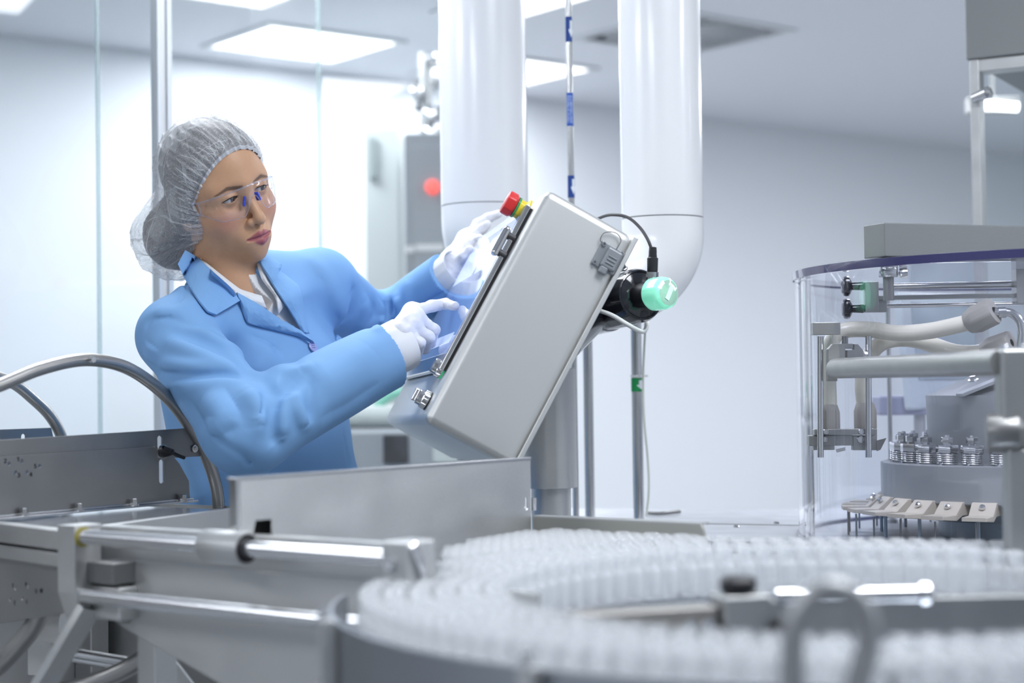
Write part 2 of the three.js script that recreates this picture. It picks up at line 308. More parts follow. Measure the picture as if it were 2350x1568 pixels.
function sleeve(x, z, y0, y1, r) { const g = new THREE.CylinderGeometry(r, r, Math.abs(y1 - y0), 24, 1, true); g.translate(x, (y0 + y1) / 2, z); g.userData.keepUV = true; return g; }
function pole(px, py, r, D, y0, label, marks) {
  const p = P(px, py, D), o = thing('media_pole', label, 'pole', V(p.x, y0, p.z));
  part(o, 'pipe', cyl(V(p.x, y0, p.z), V(p.x, CEIL, p.z), r, r, 24), M.polish);
  for (const [a, b, m, l] of marks) { const s = part(o, 'pipe_marker', sleeve(p.x, p.z, P(px, b, D).y, P(px, a, D).y, r + .0006), m, l); }
  return p;
}
const blueArrow = arrowMark('#12408f'), greenArrow = arrowMark('#1c9150');
pole(1308, 250, .0062, 3.36, DECKY, 'thin steel pole with blue arrow markers behind the control box', [[38, 96, blueArrow, 'blue marker with white arrow'], [214, 290, scribble('#1f55b8', '#dfe8f6'), 'blue marker with small white lettering'], [404, 455, blueArrow, 'blue marker with white arrow']]);
const pole2 = pole(1457, 600, .0105, 3.3, DECKY, 'steel pole with green arrow markers in front of the white elbow duct', [[-30, 86, scribble('#1c9150', '#bfe6cf'), 'green marker with small lettering'], [268, 296, greenArrow, 'green marker with white arrow'], [528, 700, scribble('#1c9150', '#bfe6cf'), 'green marker with small lettering'], [868, 899, greenArrow, 'green marker with white arrow']]);
{ const p = P(1351, 960, 3.35), o = thing('media_pole', 'short plain steel pole between the steel column and the green marked pole', 'pole', V(p.x, DECKY, p.z)); part(o, 'pipe', cyl(V(p.x, DECKY, p.z), V(p.x, P(1351, 745, 3.35).y, p.z), .0098, .0098, 24), M.polish); part(o, 'end_cap', turn(V(p.x, P(1351, 745, 3.35).y, p.z), V(0, 1, 0), [[0, .012], [.008, .012], [.0115, .008], [.0115, -.004], [0, -.004]], 20), M.black); }
{ // cable tie ring on the pole
  const t = P(1464, 866, 3.3); const o = thing('cable_tie', 'white cable tie around the green marked pole', 'cable tie', t);
  part(o, 'band', turn(V(pole2.x, t.y, pole2.z), V(0, 1, 0), [[.0108, 0], [.0125, 0], [.0125, .004], [.0108, .004], [.0108, 0]], 20), M.white); part(o, 'tail', fbox(frame(V(pole2.x + .012, t.y, pole2.z), V(1, 0, 0), V(0, 1, 0), V(0, 0, 1)), 0, .010, 0, .004, -.002, .002), M.white);
}
// ------------------------------------------------------------------ infeed conveyor at the left
const font = await new FontLoader().loadAsync('fonts/droid/droid_sans_bold.typeface.json');
const yT = CAMY - .178, yV = CAMY - .255, UP = V(0, 1, 0);
const planeFrame = (o, ex) => { const e = ex.clone().setY(0).normalize(); return frame(o, e, UP.clone(), e.clone().cross(UP)); };
function local(F) { const inv = F.clone().invert(), o = V(0, 0, 0).setFromMatrixPosition(F), z = V(0, 0, 0).setFromMatrixColumn(F, 2); return (px, py, dz = 0) => { const p = PP(px, py, o.clone().addScaledVector(z, dz), z).applyMatrix4(inv); return [p.x, p.y]; }; }
const axes = (F) => [0, 1, 2].map((i) => V(0, 0, 0).setFromMatrixColumn(F, i));
const at = (F, x, y, z) => V(x, y, z).applyMatrix4(F);
const text3 = (F, s, x, y, z, size, rot = 0, mirror = 1) => { const g = new TextGeometry(s, { font, size, depth: .0004, curveSegments: 4 }); g.computeBoundingBox(); const b = g.boundingBox; g.translate(-(b.min.x + b.max.x) / 2, -(b.min.y + b.max.y) / 2, 0); g.rotateZ(rot); g.translate(x, y, z); return g.applyMatrix4(F); };
M.ink = std({ color: lin(.01, .01, .012), roughness: .7 });
M.holeDark = std({ color: lin(.02, .02, .02), roughness: .8 });
{
  const a0 = PH(0, 1192, yT), a1 = PH(437, 1152, yT);
  const F = planeFrame(a1, a1.clone().sub(a0)), L = local(F), [ex, , ez] = axes(F);
  const o = thing('infeed_conveyor', 'stainless infeed conveyor with slotted side plate and tube hoops in front of the woman', 'conveyor', a1.clone().setY(0));
  // table top between the side plate and the front rail
  const c0 = PH(-500, 1160, yT), f0 = PH(-300, 1166, yT), f1 = PH(150, 1219, yT), f2 = PH(232, 1206, yT), f3 = PH(530, 1166, yT), bk = a1.clone().addScaledVector(ez, -.5), bl = a1.clone().addScaledVector(ez, -.5).addScaledVector(ex, -1.2);
  const TM = frame(V(0, yT - .003, 0), V(1, 0, 0), V(0, 0, -1), V(0, 1, 0)), q = (p) => [p.x, -p.z];
  const endR = f3.clone(), endB = f3.clone().addScaledVector(ez, -.42);
  M.tableTop = std({ color: lin(.52, .53, .55), metalness: .8, roughness: .22, roughnessMap: brushedRough });
  part(o, 'table_top', plate(TM, [q(f0), q(f1), q(f2), q(f3), q(endB), q(bl)], .006, [], .0008), M.tableTop, 'polished steel table top');
  { const E = planeFrame(f2, f3.clone().sub(f2)); part(o, 'end_rail', fbox(E, 0, f2.distanceTo(f3) + .09, -.030, -.001, -.012, .002, .001), M.steelMatt, 'steel rail at the table end'); }
  // side plates
  const holes = [[21, 1065], [50, 1059], [36, 1085], [62, 1084], [91, 1070]].map(([x, y]) => circlePath(...L(x, y), .0026));
  const [sx, sy0] = L(371, 1103), [, sy1] = L(369, 1062);
  const sideA = part(o, 'side_plate', plate(F, [[-1.1, 0], L(437, 1152), L(434, 1104), L(412, 1064), L(396, 1045), L(353, 1026), L(0, 1048), [-1.1, L(0, 1048)[1]]], .003, [slotPath(sx, sy0, sy1, .0046), ...holes]), M.steelDark, 'dark brushed side plate with slot and numbered holes');
  const F2 = F.clone().setPosition(at(F, 0, 0, -.0045)), L2 = local(F2);
  const [tx, ty0] = L2(367, 1024), [, ty1] = L2(367, 1007);
  part(o, 'upper_plate', plate(F2, [L2(340, 1040), L2(385, 1046), L2(404, 1051), L2(467, 1047), L2(462, 1030), L2(450, 1008), L2(432, 983), L2(0, 1010), [-1.1, L2(0, 1010)[1]], [-1.1, L2(0, 1056)[1]], L2(0, 1056)], .003, [slotPath(tx, ty0, ty1, .0046)]), M.steelDark, 'upper strip welded to the hoop');
  part(o, 'bottom_flange', [fbox(F, -1.1, .004, 0, .003, 0, .014, .001), fbox(F, -1.1, .004, .003, .006, 0, .004, .001)], M.polish);
  for (const [x, y] of [[-60, 1187], [55, 1181], [181, 1170], [307, 1159], [421, 1148]]) { const [lx] = L(x, y, .008); part(o, 'hex_bolt', hexBolt(at(F, lx, .003, .008), UP, .0056, .0105), M.polish, 'hexagon head bolt'); }
  { const [x, y] = L2(445, 1030); part(o, 'screw', [turn(at(F2, x, y, 0), ez, [[0, .001], [.006, .001], [.006, .003], [.004, .004], [0, .004]], 20), hexBolt(at(F2, x, y, .003), ez, .0036, .003, false)], M.polish); }
  for (const [s, x, y] of [['2', 12, 1058], ['1', 41, 1054], ['5', 81, 1070], ['3', 43, 1091], ['4', 71, 1089]]) { const [lx, ly] = L(x, y); part(sideA, 'number', text3(F, s, lx, ly, .0001, .0062), M.ink, `printed black number ${s}`); }
  // wing knob in the slot
  { const [x, y] = L(379, 1037), b = at(F, x - .006, y, 0);
    const knob = part(o, 'wing_knob', [turn(b, ez, [[0, 0], [.008, 0], [.0085, .006], [.006, .016], [.0045, .022], [0, .024]], 24)], M.black, 'black wing knob');
    part(knob, 'wing', tube([at(F, x - .021, y + .008, .017), at(F, x - .012, y + .004, .018), at(F, x - .003, y, .019)], .0028, 12, 8), M.black);
    part(knob, 'wing', tube([at(F, x - .006, y, .019), at(F, x + .006, y - .006, .022), at(F, x + .017, y - .010, .024)], .0028, 12, 8), M.black);
    part(o, 'washer', turn(at(F, x - .006, y, .0005), ez, [[.004, 0], [.0115, 0], [.0115, .0015], [.004, .0015]], 28), M.polish); }
  // hoops of bent tube
  const Fh = F.clone().setPosition(at(F, 0, 0, -.004)), Lh = local(Fh);
  const hp = [[-260, 1120], [-215, 1010], [-120, 930], [0, 884], [95, 846], [195, 826], [280, 840], [345, 878], [400, 930], [442, 990], [472, 1045], [492, 1100], [500, 1140], [502, 1166]].map(([x, y]) => at(Fh, ...Lh(x, y), 0));
  M.hoop = std({ color: lin(.36, .355, .345), metalness: .9, roughness: .4, roughnessMap: brushedRough, bumpMap: speck, bumpScale: .00004 });
  part(o, 'hoop', tube(hp, .0098, 120, 20), M.hoop, 'bent steel tube hoop');
  { const p = hp[5]; part(o, 'peg', [cyl(p.clone().addScaledVector(ez, .006), p.clone().addScaledVector(ez, .018), .0036, .0036, 16), cyl(p.clone().addScaledVector(ez, .013), p.clone().addScaledVector(ez, .019), .0045, .0045, 16)], M.chrome); }
  const Fb = F.clone().setPosition(at(F, 0, 0, -.42)), Lb = local(Fb);
  const bp = [[-220, 1100], [-170, 960], [-90, 880], [-30, 862], [30, 880], [75, 915], [115, 955], [140, 1000], [152, 1060], [156, 1110]].map(([x, y]) => at(Fb, ...Lb(x, y), 0));
  part(o, 'rear_hoop', tube(bp, .0098, 80, 16), M.hoop, 'bent steel tube hoop behind');
  const [ux, uy] = Lb(54, 1002);
  part(o, 'rear_plate', plate(Fb, [[-1.1, 0], [Lb(152, 1100)[0], 0], Lb(118, 982), Lb(0, 986), [-1.1, Lb(0, 990)[1]]], .003, [slotPath(ux, uy - .02, uy, .0045)]), M.steelDark);
  // front rails and dark side panel with the second set of holes
  const G = planeFrame(f1, f1.clone().sub(f0)), LG = local(G), [gx, , gz] = axes(G);
  part(o, 'front_rail', fbox(G, -1, -.004, LG(100, 1258)[1], .0, -.02, .004, .002), M.steel, 'bright front rail');
  part(o, 'lower_rail', fbox(G, -1, -.004, LG(100, 1296)[1], LG(100, 1264)[1], -.02, .004, .002), M.steel, 'bright lower rail');
  part(o, 'rail_core', fbox(G, -1, -.004, LG(100, 1290)[1], -.002, -.03, -.012), M.black);
  const h2 = [[36, 1351, 1], [66, 1347, 1], [24, 1376, 1], [52, 1374, 1]].map(([x, y]) => circlePath(...LG(x, y, -.01), .0028));
  const yb = LG(0, 1432)[1];
  const low = part(o, 'lower_panel', plate(G.clone().setPosition(at(G, 0, 0, -.01)), [[-1, yb + .004], LG(0, 1432, -.01), LG(147, 1408, -.01), LG(150, 1290, -.01), [-1, LG(0, 1290)[1]]], .003, h2), M.steelMid, 'lower side panel with holes');
  for (const [s, x, y] of [['3', 30, 1344], ['4', 60, 1341], ['5', 83, 1357], ['2', 34, 1384], ['1', 62, 1381]]) { const [lx, ly] = LG(x, y, -.01); part(low, 'number', text3(G, s, lx, ly, -.0099, .0055, Math.PI), M.ink, `printed black number ${s}, upside down`); }
  { const [lx, ly] = LG(95, 1356, -.01); part(low, 'hole', turn(at(G, lx, ly, -.0098), gz, [[0, 0], [.003, 0], [.003, .0006], [0, .0006]], 12), M.holeDark); }
  // underframe: dark back panel, legs, cross bar and lower tube hoops
  const y1 = P(0, 1520, 2.4).y;
  part(o, 'back_panel', fbox(F, -1.1, .10, .66 - yT, -.012, -.30, -.29), M.steelMatt, 'rear skirt');
  part(o, 'end_panel', fbox(F, .075, .085, .60 - yT, -.012, -.29, .05), M.steelMatt, 'skirt at the end');
  part(o, 'cross_bar', [cyl(P(170, 1500, 2.34), P(390, 1535, 2.32), .007), cyl(P(170, 1512, 2.36), P(390, 1548, 2.34), .006)], M.polish, 'steel cross bars');
  part(o, 'lower_tube', tube([P(-40, 1560, 2.3), P(20, 1505, 2.28), P(75, 1440, 2.27), P(100, 1390, 2.26)], .013, 30, 16), M.hoop, 'bent lower tube');
  part(o, 'lower_tube', tube([P(100, 1600, 2.24), P(210, 1568, 2.24), P(290, 1535, 2.23), P(345, 1497, 2.22), P(390, 1450, 2.21)], .012, 30, 16), M.hoop, 'bent lower tube');
  part(o, 'roller', turn(P(105, 1430, 2.5), V(1, 0, .3), [[0, 0], [.028, 0], [.03, .004], [.03, .04], [0, .04]], 28), M.white, 'white roller');
  part(o, 'bearing_block', fbox(frame(P(100, 1500, 2.5), V(1, 0, 0), UP, V(0, 0, 1)), -.02, .02, -.03, .03, -.01, .02, .004), M.steelMatt);
  part(o, 'stay', fbox(frame(P(395, 1560, 2.3), V(.8, .6, 0).normalize(), V(-.6, .8, 0).normalize(), V(0, 0, 1)), -.02, .02, -.12, .05, -.004, .004, .001), M.steelMatt);
  for (const [x, z] of [[-.95, -.04], [-.95, -.27], [.04, -.27], [-.42, -.27]]) { const b = at(F, x, 0, z); part(o, 'leg', fbox(frame(b.clone().setY(0), ex, UP, ez), -.02, .02, 0, yT - .01, -.02, .02, .003), M.steelMatt); }
  part(o, 'tray', fbox(F, -1.1, .09, .655 - yT, .66 - yT, -.30, .06), M.polish, 'steel tray under the conveyor');
}
// ------------------------------------------------------------------ side guide with twin rods
const r0 = P(190, 1232, 2.12), r1 = P(905, 1284, 1.80); r1.y = r0.y = (r0.y + r1.y) / 2;
const GF = planeFrame(r0, r1.clone().sub(r0)), GL = local(GF), [gex, , gez] = axes(GF), RODL = r1.distanceTo(r0);
const tb0 = P(534, 1098, 1.99), tb1 = P(1218, 1050, 2.42); tb0.y = tb1.y = (tb0.y + tb1.y) / 2;
{
  const o = thing('side_guide', 'stainless side guide with two polished rods and a tall bent deflector plate', 'machine guide', r0.clone().setY(0));
  const yl = GL(215, 1370)[1];
  part(o, 'upper_rod', cyl(at(GF, -.01, 0, 0), at(GF, RODL + .005, 0, 0), .0095, .0095, 28), M.rod = std({ color: lin(.74, .745, .76), metalness: .9, roughness: .22 }), 'polished rod');
  part(o, 'lower_rod', cyl(at(GF, -.01, yl, 0), at(GF, RODL + .06, yl, 0), .0095, .0095, 28), M.rod, 'polished rod');
  const yTop = GL(190, 1206)[1], yBot = GL(170, 1358)[1];
  // end bracket with tapered foot
  const BM = frame(at(GF, -.034, 0, .013), gez.clone().negate(), UP.clone(), gex.clone());
  const bracket = part(o, 'end_bracket', plate(frame(at(GF, 0, 0, .013), gez.clone().negate(), UP.clone(), gez.clone().negate().cross(UP)), [[0, yTop], [.042, yTop], [.042, yl - .012], [.034, yl - .03], [.012, yl - .03], [0, yBot]], .034, [], .001).applyMatrix4(new THREE.Matrix4()), M.steel, 'vertical steel end bracket');
  part(bracket, 'bush', turn(at(GF, -.001, 0, 0), gex, [[.0098, 0], [.0125, 0], [.0125, .003], [.0098, .003]], 28), std({ color: lin(.35, .30, .05), roughness: .45 }), 'yellow bush around the rod');
  // flat bar foot going down
  { const a = P(200, 1405, 2.12), b = P(60, 1640, 2.12), d = b.clone().sub(a), l = d.length(); d.normalize(); const sx = gez.clone().negate(); const BF = frame(a, sx.clone().sub(d.clone().multiplyScalar(sx.dot(d))).normalize(), d.clone().negate()); part(o, 'foot_bar', fbox(BF, -.016, .016, -l, .006, -.006, .006, .001), M.steel, 'flat bar foot'); }
  // beam, gusset plate, spacers
  const zb = -.045, LB = (x, y) => GL(x, y, zb), FB = GF.clone().setPosition(at(GF, 0, 0, zb));
  const yb1 = LB(265, 1290)[1], xr = RODL + .0;
  const bm = [LB(222, 1206), LB(215, 1236), LB(218, 1285), LB(262, 1298), [xr, yb1 - .004], [xr, LB(225, 1206)[1]]];
  part(o, 'beam', plate(FB, bm, .02, [], .002), M.steel, 'long bent steel beam');
  const yt = yb1 + .004;
  part(o, 'gusset_plate', plate(FB.clone().setPosition(at(GF, 0, 0, zb + .004)), [[LB(262, 1302)[0], yt], LB(262, 1404), LB(268, 1424), LB(284, 1438), LB(720, 1690), [RODL + .16, LB(720, 1690)[1]], [RODL + .16, yt]], .006, [], .001), M.steelMatt, 'large tapered steel plate');
  for (const [x, y] of [[297, 1326], [297, 1416]]) { const [lx, ly] = LB(x, y); part(o, 'bolt', turn(at(GF, lx, ly, zb + .004), gez, [[.0085, 0], [.0085, .008], [.0065, .012], [0, .012]], 20), M.steelMid, 'round head bolt'); }
  part(o, 'spacer', fbox(GF, .0, .05, yl + .015, yl + .042, zb, -.006, .002), M.steelDark);
  part(o, 'rod_lug', fbox(GF, .0, .055, yl - .03, yl + .012, zb, -.012, .004), M.steel);
  // head block of the upper rod
  const hb = part(o, 'end_block', fbox(GF, RODL - .004, RODL + .032, -.026, .020, -.03, .016, .003), M.steel, 'steel end block');
  part(hb, 'cap_screw', turn(at(GF, RODL + .010, -.004, .016), gez, [[0, .006], [.006, .006], [.0075, .004], [.0075, 0]], 20), M.chrome);
  part(hb, 'clamp_lever', fbox(frame(at(GF, RODL + .034, .0, 0), gez.clone().multiplyScalar(.5).add(UP).normalize(), gex.clone().negate()), -.02, .02, -.003, .003, -.006, .006, .002), M.chrome);
  part(hb, 'block_foot', fbox(GF, RODL, RODL + .028, yV - r0.y, -.026, -.025, -.005, .002), M.steel);
  // collar on the rod that carries the deflector plate
  const xc = GL(520, 1260)[0];
  part(o, 'collar', turn(at(GF, xc - .034, 0, 0), gex, [[.0098, .0], [.0185, 0], [.0195, .002], [.0195, .066], [.0185, .068], [.0115, .068], [.0115, .06]], 36), M.steelMatt, 'round collar');
  part(o, 'collar_seal', turn(at(GF, xc + .03, 0, 0), gex, [[.0097, 0], [.0165, 0], [.0165, .0055], [.0097, .0055]], 32), M.black, 'black seal ring');
  const D = planeFrame(tb0, tb1.clone().sub(tb0)), LD = local(D), W = tb0.distanceTo(tb1), hB = yV - tb0.y;
  const yN = LD(590, 1196)[1], yN2 = LD(590, 1216)[1], x0 = LD(588, 1200)[0], x1 = LD(624, 1200)[0];
  part(o, 'deflector_plate', plate(D, [[0, 0], [0, hB * .6], LD(545, 1220), LD(582, 1226), [x0, yN], [x1, yN], [x1, yN2 - .02], [x1 + .02, hB], [W, hB], [W, 0]], .003, [slotPath(W - .012, LD(1205, 1165)[1], LD(1205, 1147)[1], .0035)], .0008), M.steel, 'tall bent deflector plate');
  part(o, 'added_shade_channel', [fbox(D, x0 - .004, x1 + .05, yN2 - .02, yN + .010, -.034, -.032), fbox(D, x0 - .004, x1 + .05, yN + .008, yN + .010, -.032, -.004), fbox(D, x0 - .004, x1 + .05, yN2 - .02, yN2 - .018, -.032, -.004), fbox(D, x1 + .048, x1 + .05, yN2 - .02, yN + .010, -.034, -.004), fbox(D, x0 - .006, x0 - .004, yN2 - .02, yN + .010, -.034, -.004)], M.steelMid, 'added closed channel that keeps the plate notch in shade');  // hollow added behind the notch so that it reads dark
  part(o, 'top_hem', fbox(D, -.004, W, -.0035, .001, -.006, .0012, .001), M.polish);
  part(o, 'front_hem', fbox(D, -.0045, .002, hB * .62, 0, -.002, .012, .001), M.polish);
  part(o, 'tab', fbox(D, .004, .045, r0.y - tb0.y - .004, hB * .55, -.004, .002, .001), M.steel);
  part(o, 'hinge_pin', cyl(at(D, W + .006, LD(1222, 1172)[1], 0), at(D, W + .006, LD(1222, 1143)[1], 0), .0035), M.chrome);
  // rear rail
  const q0 = tb1.clone(), q1 = P(1628, 1202, 2.24); q0.y = q1.y = CAMY - .19;
  const Q = planeFrame(q0, q1.clone().sub(q0)), QW = q0.distanceTo(q1), qh = yV - q0.y;
  part(o, 'rear_rail', plate(Q, [[.002, 0], [QW * .955, 0], [QW * .965, -.006], [QW * 1.02, qh], [.002, qh]], .006, [], .001), std({ color: lin(.47, .47, .43), metalness: 1, roughness: .5, bumpMap: brushed, bumpScale: .00006 }), 'long low steel rail');
  part(o, 'rail_top', fbox(Q, .002, QW * .955, -.001, .0015, -.022, 0, .0005), M.steel);
  // legs carry the guide to the floor
  for (const [x, z] of [[.05, -.075], [RODL * .58, -.075]]) part(o, 'leg', fbox(frame(at(GF, x, 0, z).setY(0), gex, UP, gez), -.018, .018, 0, r0.y - .02, -.018, .018, .003), M.steelMatt);
}
// ------------------------------------------------------------------ turntable with the glass vials
const TC = V(.33, yV, -1.68), TR = .512;
{
  const o = thing('accumulation_turntable', 'round accumulation turntable with low steel rim filled with glass vials', 'turntable', V(TC.x, 0, TC.z));
  M.disc = std({ color: lin(.34, .37, .41), metalness: .9, roughness: .32, roughnessMap: brushedRough });
  part(o, 'disc', turn(V(TC.x, yV, TC.z), UP, [[0, 0], [.495, 0], [.498, -.002], [.498, -.014], [0, -.014]], 96), M.disc, 'blue grey steel disc');
  const arc = (r, h0, h1, t, a0, a1, n = 90) => { const s = new THREE.Shape(); s.absarc(0, 0, r + t, a0, a1, false); s.absarc(0, 0, r, a1, a0, true); const g = new THREE.ExtrudeGeometry(s, { depth: h1 - h0 - .002, bevelEnabled: true, bevelThickness: .001, bevelSize: .0008, bevelSegments: 1, curveSegments: n }); g.rotateX(-Math.PI / 2); g.translate(TC.x, h0 + .001, TC.z); return g; };
  const D = Math.PI / 180;
  part(o, 'rim', arc(TR - .004, yV - .03, CAMY - .214, .003, 172 * D, 372 * D), std({ color: lin(.36, .38, .41), metalness: .9, roughness: .3 }), 'curved steel rim');
  part(o, 'bowl', turn(V(TC.x, yV - .03, TC.z), UP, [[.512, -.002], [.53, -.006], [.53, -.014], [.50, -.07], [.42, -.11], [.1, -.12], [0, -.12]], 96), M.polish, 'steel bowl under the disc');
  part(o, 'pedestal', cyl(V(TC.x, 0, TC.z), V(TC.x, yV - .149, TC.z), .16, .16, 40), M.steelMatt);
  // clear retaining strip clamped outside the rim
  for (const a of [196, 232, 262, 300]) { const p = V(TC.x + (TR + .012) * Math.cos(a * D), 0, TC.z - (TR + .012) * Math.sin(a * D)); part(o, 'rim_clamp', [fbox(frame(p, V(Math.sin(a * D), 0, Math.cos(a * D)), UP, V(Math.cos(a * D), 0, -Math.sin(a * D))), -.007, .007, yV - .035, CAMY - .21, -.010, .004, .002)], M.steel); part(o, 'clamp_pin', cyl(V(p.x, CAMY - .213, p.z), V(p.x, CAMY - .2, p.z), .005), M.chrome); }
  // fixed dead plate that brings the vials on to the disc
  const TMv = frame(V(0, yV, 0), V(1, 0, 0), V(0, 0, -1), V(0, 1, 0));
  const pl = [P(985, 1260, 1.95), P(760, 1300, 1.98), tb0, tb1, P(1628, 1202, 2.24), V(TC.x + .49 * Math.cos(1.15), 0, TC.z - .49 * Math.sin(1.15))];
  const s = pl.map((p) => [p.x, -p.z]); for (let k = 1; k <= 12; k++) { const a = 1.15 + (2.72 - 1.15) * k / 12; s.push([TC.x + .502 * Math.cos(a), -TC.z + .502 * Math.sin(a)]); }
  part(o, 'dead_plate', plate(TMv, s, .006, [], .0005), M.disc, 'fixed steel plate beside the disc');
}
// guide arm across the disc
{
  const g0 = PH(1310, 1398, CAMY - .205), g1 = PH(1640, 1380, CAMY - .205), g2 = PH(2420, 1362, CAMY - .205);
  const o = thing('guide_arm', 'grey clamped guide arm lying across the turntable inside the vial ring', 'machine guide', g1.clone().setY(yV));
  const A = planeFrame(g0, g1.clone().sub(g0)), l = g0.distanceTo(g1), B = planeFrame(g1, g2.clone().sub(g1)), l2 = g1.distanceTo(g2);
  M.barPlastic = std({ color: lin(.30, .285, .265), roughness: .35, metalness: .35 });
  part(o, 'bar', fbox(A, 0, l, -.033, -.004, -.022, .008, .003), M.barPlastic, 'beige grey bar');
  const tip = PH(1168, 1428, CAMY - .215);
  part(o, 'tip', plate(frame(V(0, CAMY - .212, 0), V(1, 0, 0), V(0, 0, -1), V(0, 1, 0)), [[tip.x, -tip.z], [at(A, 0, 0, .012).x, -at(A, 0, 0, .012).z], [at(A, 0, 0, -.03).x, -at(A, 0, 0, -.03).z]], .028, [], .002), M.black, 'black wedge tip');
  part(o, 'clamp_block', fbox(A, l + .002, l + .05, -.045, .006, -.02, .02, .004), M.steelMid);
  part(o, 'knob', turn(at(A, l + .024, .006, 0), UP, [[0, .016], [.014, .016], [.018, .012], [.016, .002], [.010, 0]], 24), M.black, 'black knob');
  for (const x of [.02, l - .012, l - .03]) part(o, 'cap_screw', turn(at(A, x, -.02, .008), axes(A)[2], [[0, .005], [.006, .005], [.007, .003], [.007, 0]], 20), M.chrome);
  part(o, 'rail', fbox(B, .05, l2, -.04, -.002, -.025, -.006, .002), M.steelMid);
  part(o, 'rod', cyl(at(B, .055, .004, .012), at(B, .19, .004, .012), .008, .008, 24), M.chrome, 'polished rod');
  part(o, 'rod_stop', turn(at(B, .19, .004, .012), axes(B)[0], [[0, .012], [.007, .012], [.011, .008], [.011, 0], [0, 0]], 24), M.chrome);
  part(o, 'sensor', turn(at(A, l + .055, -.03, .012), axes(A)[2], [[0, .02], [.010, .02], [.010, 0], [0, 0]], 20), M.black);
  for (const x of [.04, l + .026]) part(o, 'foot', cyl(at(A, x, -.033, -.006), at(A, x, yV - g0.y, -.006), .006), M.steel);
  part(o, 'foot', cyl(at(B, l2 - .04, -.04, -.015), at(B, l2 - .04, yV - g1.y, -.015), .006), M.steel);
}
{ // loop handle at the front
  const d = 1.135, pts = [[1818, 1720], [1818, 1600], [1818, 1500], [1826, 1430], [1850, 1385], [1885, 1358], [1925, 1356], [1965, 1378], [1990, 1425], [1992, 1480], [1975, 1540], [1955, 1620], [1945, 1720]].map(([x, y]) => P(x, y, d));
  const o = thing('loop_handle', 'blurred steel loop handle standing in front of the guide arm', 'handle', V(pts[0].x, pts[0].y, pts[0].z));
  part(o, 'loop', tube(pts, .0082, 90, 18), std({ color: lin(.40, .405, .41), metalness: .8, roughness: .45 }));
  part(o, 'mount', fbox(frame(pts[0].clone().lerp(pts[12], .5), V(1, 0, 0), UP, V(0, 0, 1)), -.035, .035, -.012, .002, -.012, .012, .002), M.steel);
  part(o, 'stem', cyl(V((pts[0].x + pts[12].x) / 2, 0, pts[0].z), V((pts[0].x + pts[12].x) / 2, pts[0].y - .01, pts[0].z), .012), M.steelMatt);
}
// vials: mouth flange, neck, shoulder, straight body
const vialGeo = (() => {
  const prof = [[.0001, .001], [.0095, .0008], [.0116, .003], [.0117, .033], [.0108, .0365], [.0078, .0395], [.0074, .048], [.0098, .0495], [.0101, .0545], [.0086, .055], [.0066, .0545], [.0064, .040]];
  const g = new THREE.LatheGeometry(prof.map(([r, h]) => new THREE.Vector2(r, h)), 12); return g;
})();
M.vial = phy({ color: lin(.99, .995, 1), roughness: .04, transmission: .79, thickness: 0, ior: 1.5 });
{
  const spots = [];
  const okay = (x, z) => { const d = -z, c = V(x, CAMY - .2, z), xr = c.x * CR - (c.y - CAMY) * SR; const px = 1175 + FOC * xr / d; return px < 2460 && !(px < 1012 && d > 1.76) && !(d > 2.02 && px > 2310) && Math.hypot(x - .595, z + 2.02) > .045; };
  for (const [k, R] of [.4735, .449, .4245, .400, .3755, .351].entries()) { const n = Math.floor(2 * Math.PI * R / .0246); for (let i = 0; i < n; i++) { const a = (i + (k % 2) * .5 + .12 * (rnd() - .5)) / n * Math.PI * 2; const x = TC.x + R * Math.cos(a), z = TC.z - R * Math.sin(a); if (okay(x, z)) spots.push([x, z]); } }
  const poly = [P(1012, 1242, 2.10), tb1.clone().add(V(.0, 0, .05)), P(1590, 1240, 2.22)];
  const side = (a, b, x, z) => (b.x - a.x) * (z - a.z) - (b.z - a.z) * (x - a.x);
  for (let j = 0; j < 30; j++) for (let i = 0; i < 60; i++) { const x = -.35 + i * .0247 + (j % 2) * .01235, z = -2.62 + j * .0214; if (Math.hypot(x - TC.x, z - TC.z) < .4735 + .0235) continue; const s = [side(poly[0], poly[1], x, z), side(poly[1], poly[2], x, z), side(poly[2], poly[0], x, z)]; if ((s[0] > 0 && s[1] > 0) || (s[0] < 0 && s[1] < 0)) if (okay(x, z) && -z < 2.4 && Math.hypot(x - TC.x, z - TC.z) < .72) spots.push([x, z]); }
  spots.sort((a, b) => b[1] - a[1]);
  const seen = spots.filter(([x, z]) => true);
  const one = new THREE.Mesh(vialGeo, M.vial);
  seen.slice(0, 300).forEach(([x, z]) => {
    const m = one.clone(); m.name = numbered('glass_vial'); m.position.set(x, yV, z); m.rotation.y = rnd() * 6; m.castShadow = m.receiveShadow = true;
    m.userData = { label: 'empty clear glass vial in the crowd on the turntable', category: 'vial', group: 'glass vials on the turntable' }; scene.add(m);
  });
  const rest = seen.slice(300), im = new THREE.InstancedMesh(vialGeo, M.vial, rest.length), mt = new THREE.Matrix4();
  rest.forEach(([x, z], i) => im.setMatrixAt(i, mt.makeTranslation(x, yV, z)));
  im.name = 'glass_vial_crowd'; im.userData = { kind: 'stuff', label: 'dense crowd of clear glass vials at the back of the turntable', category: 'vials' }; scene.add(im);
}
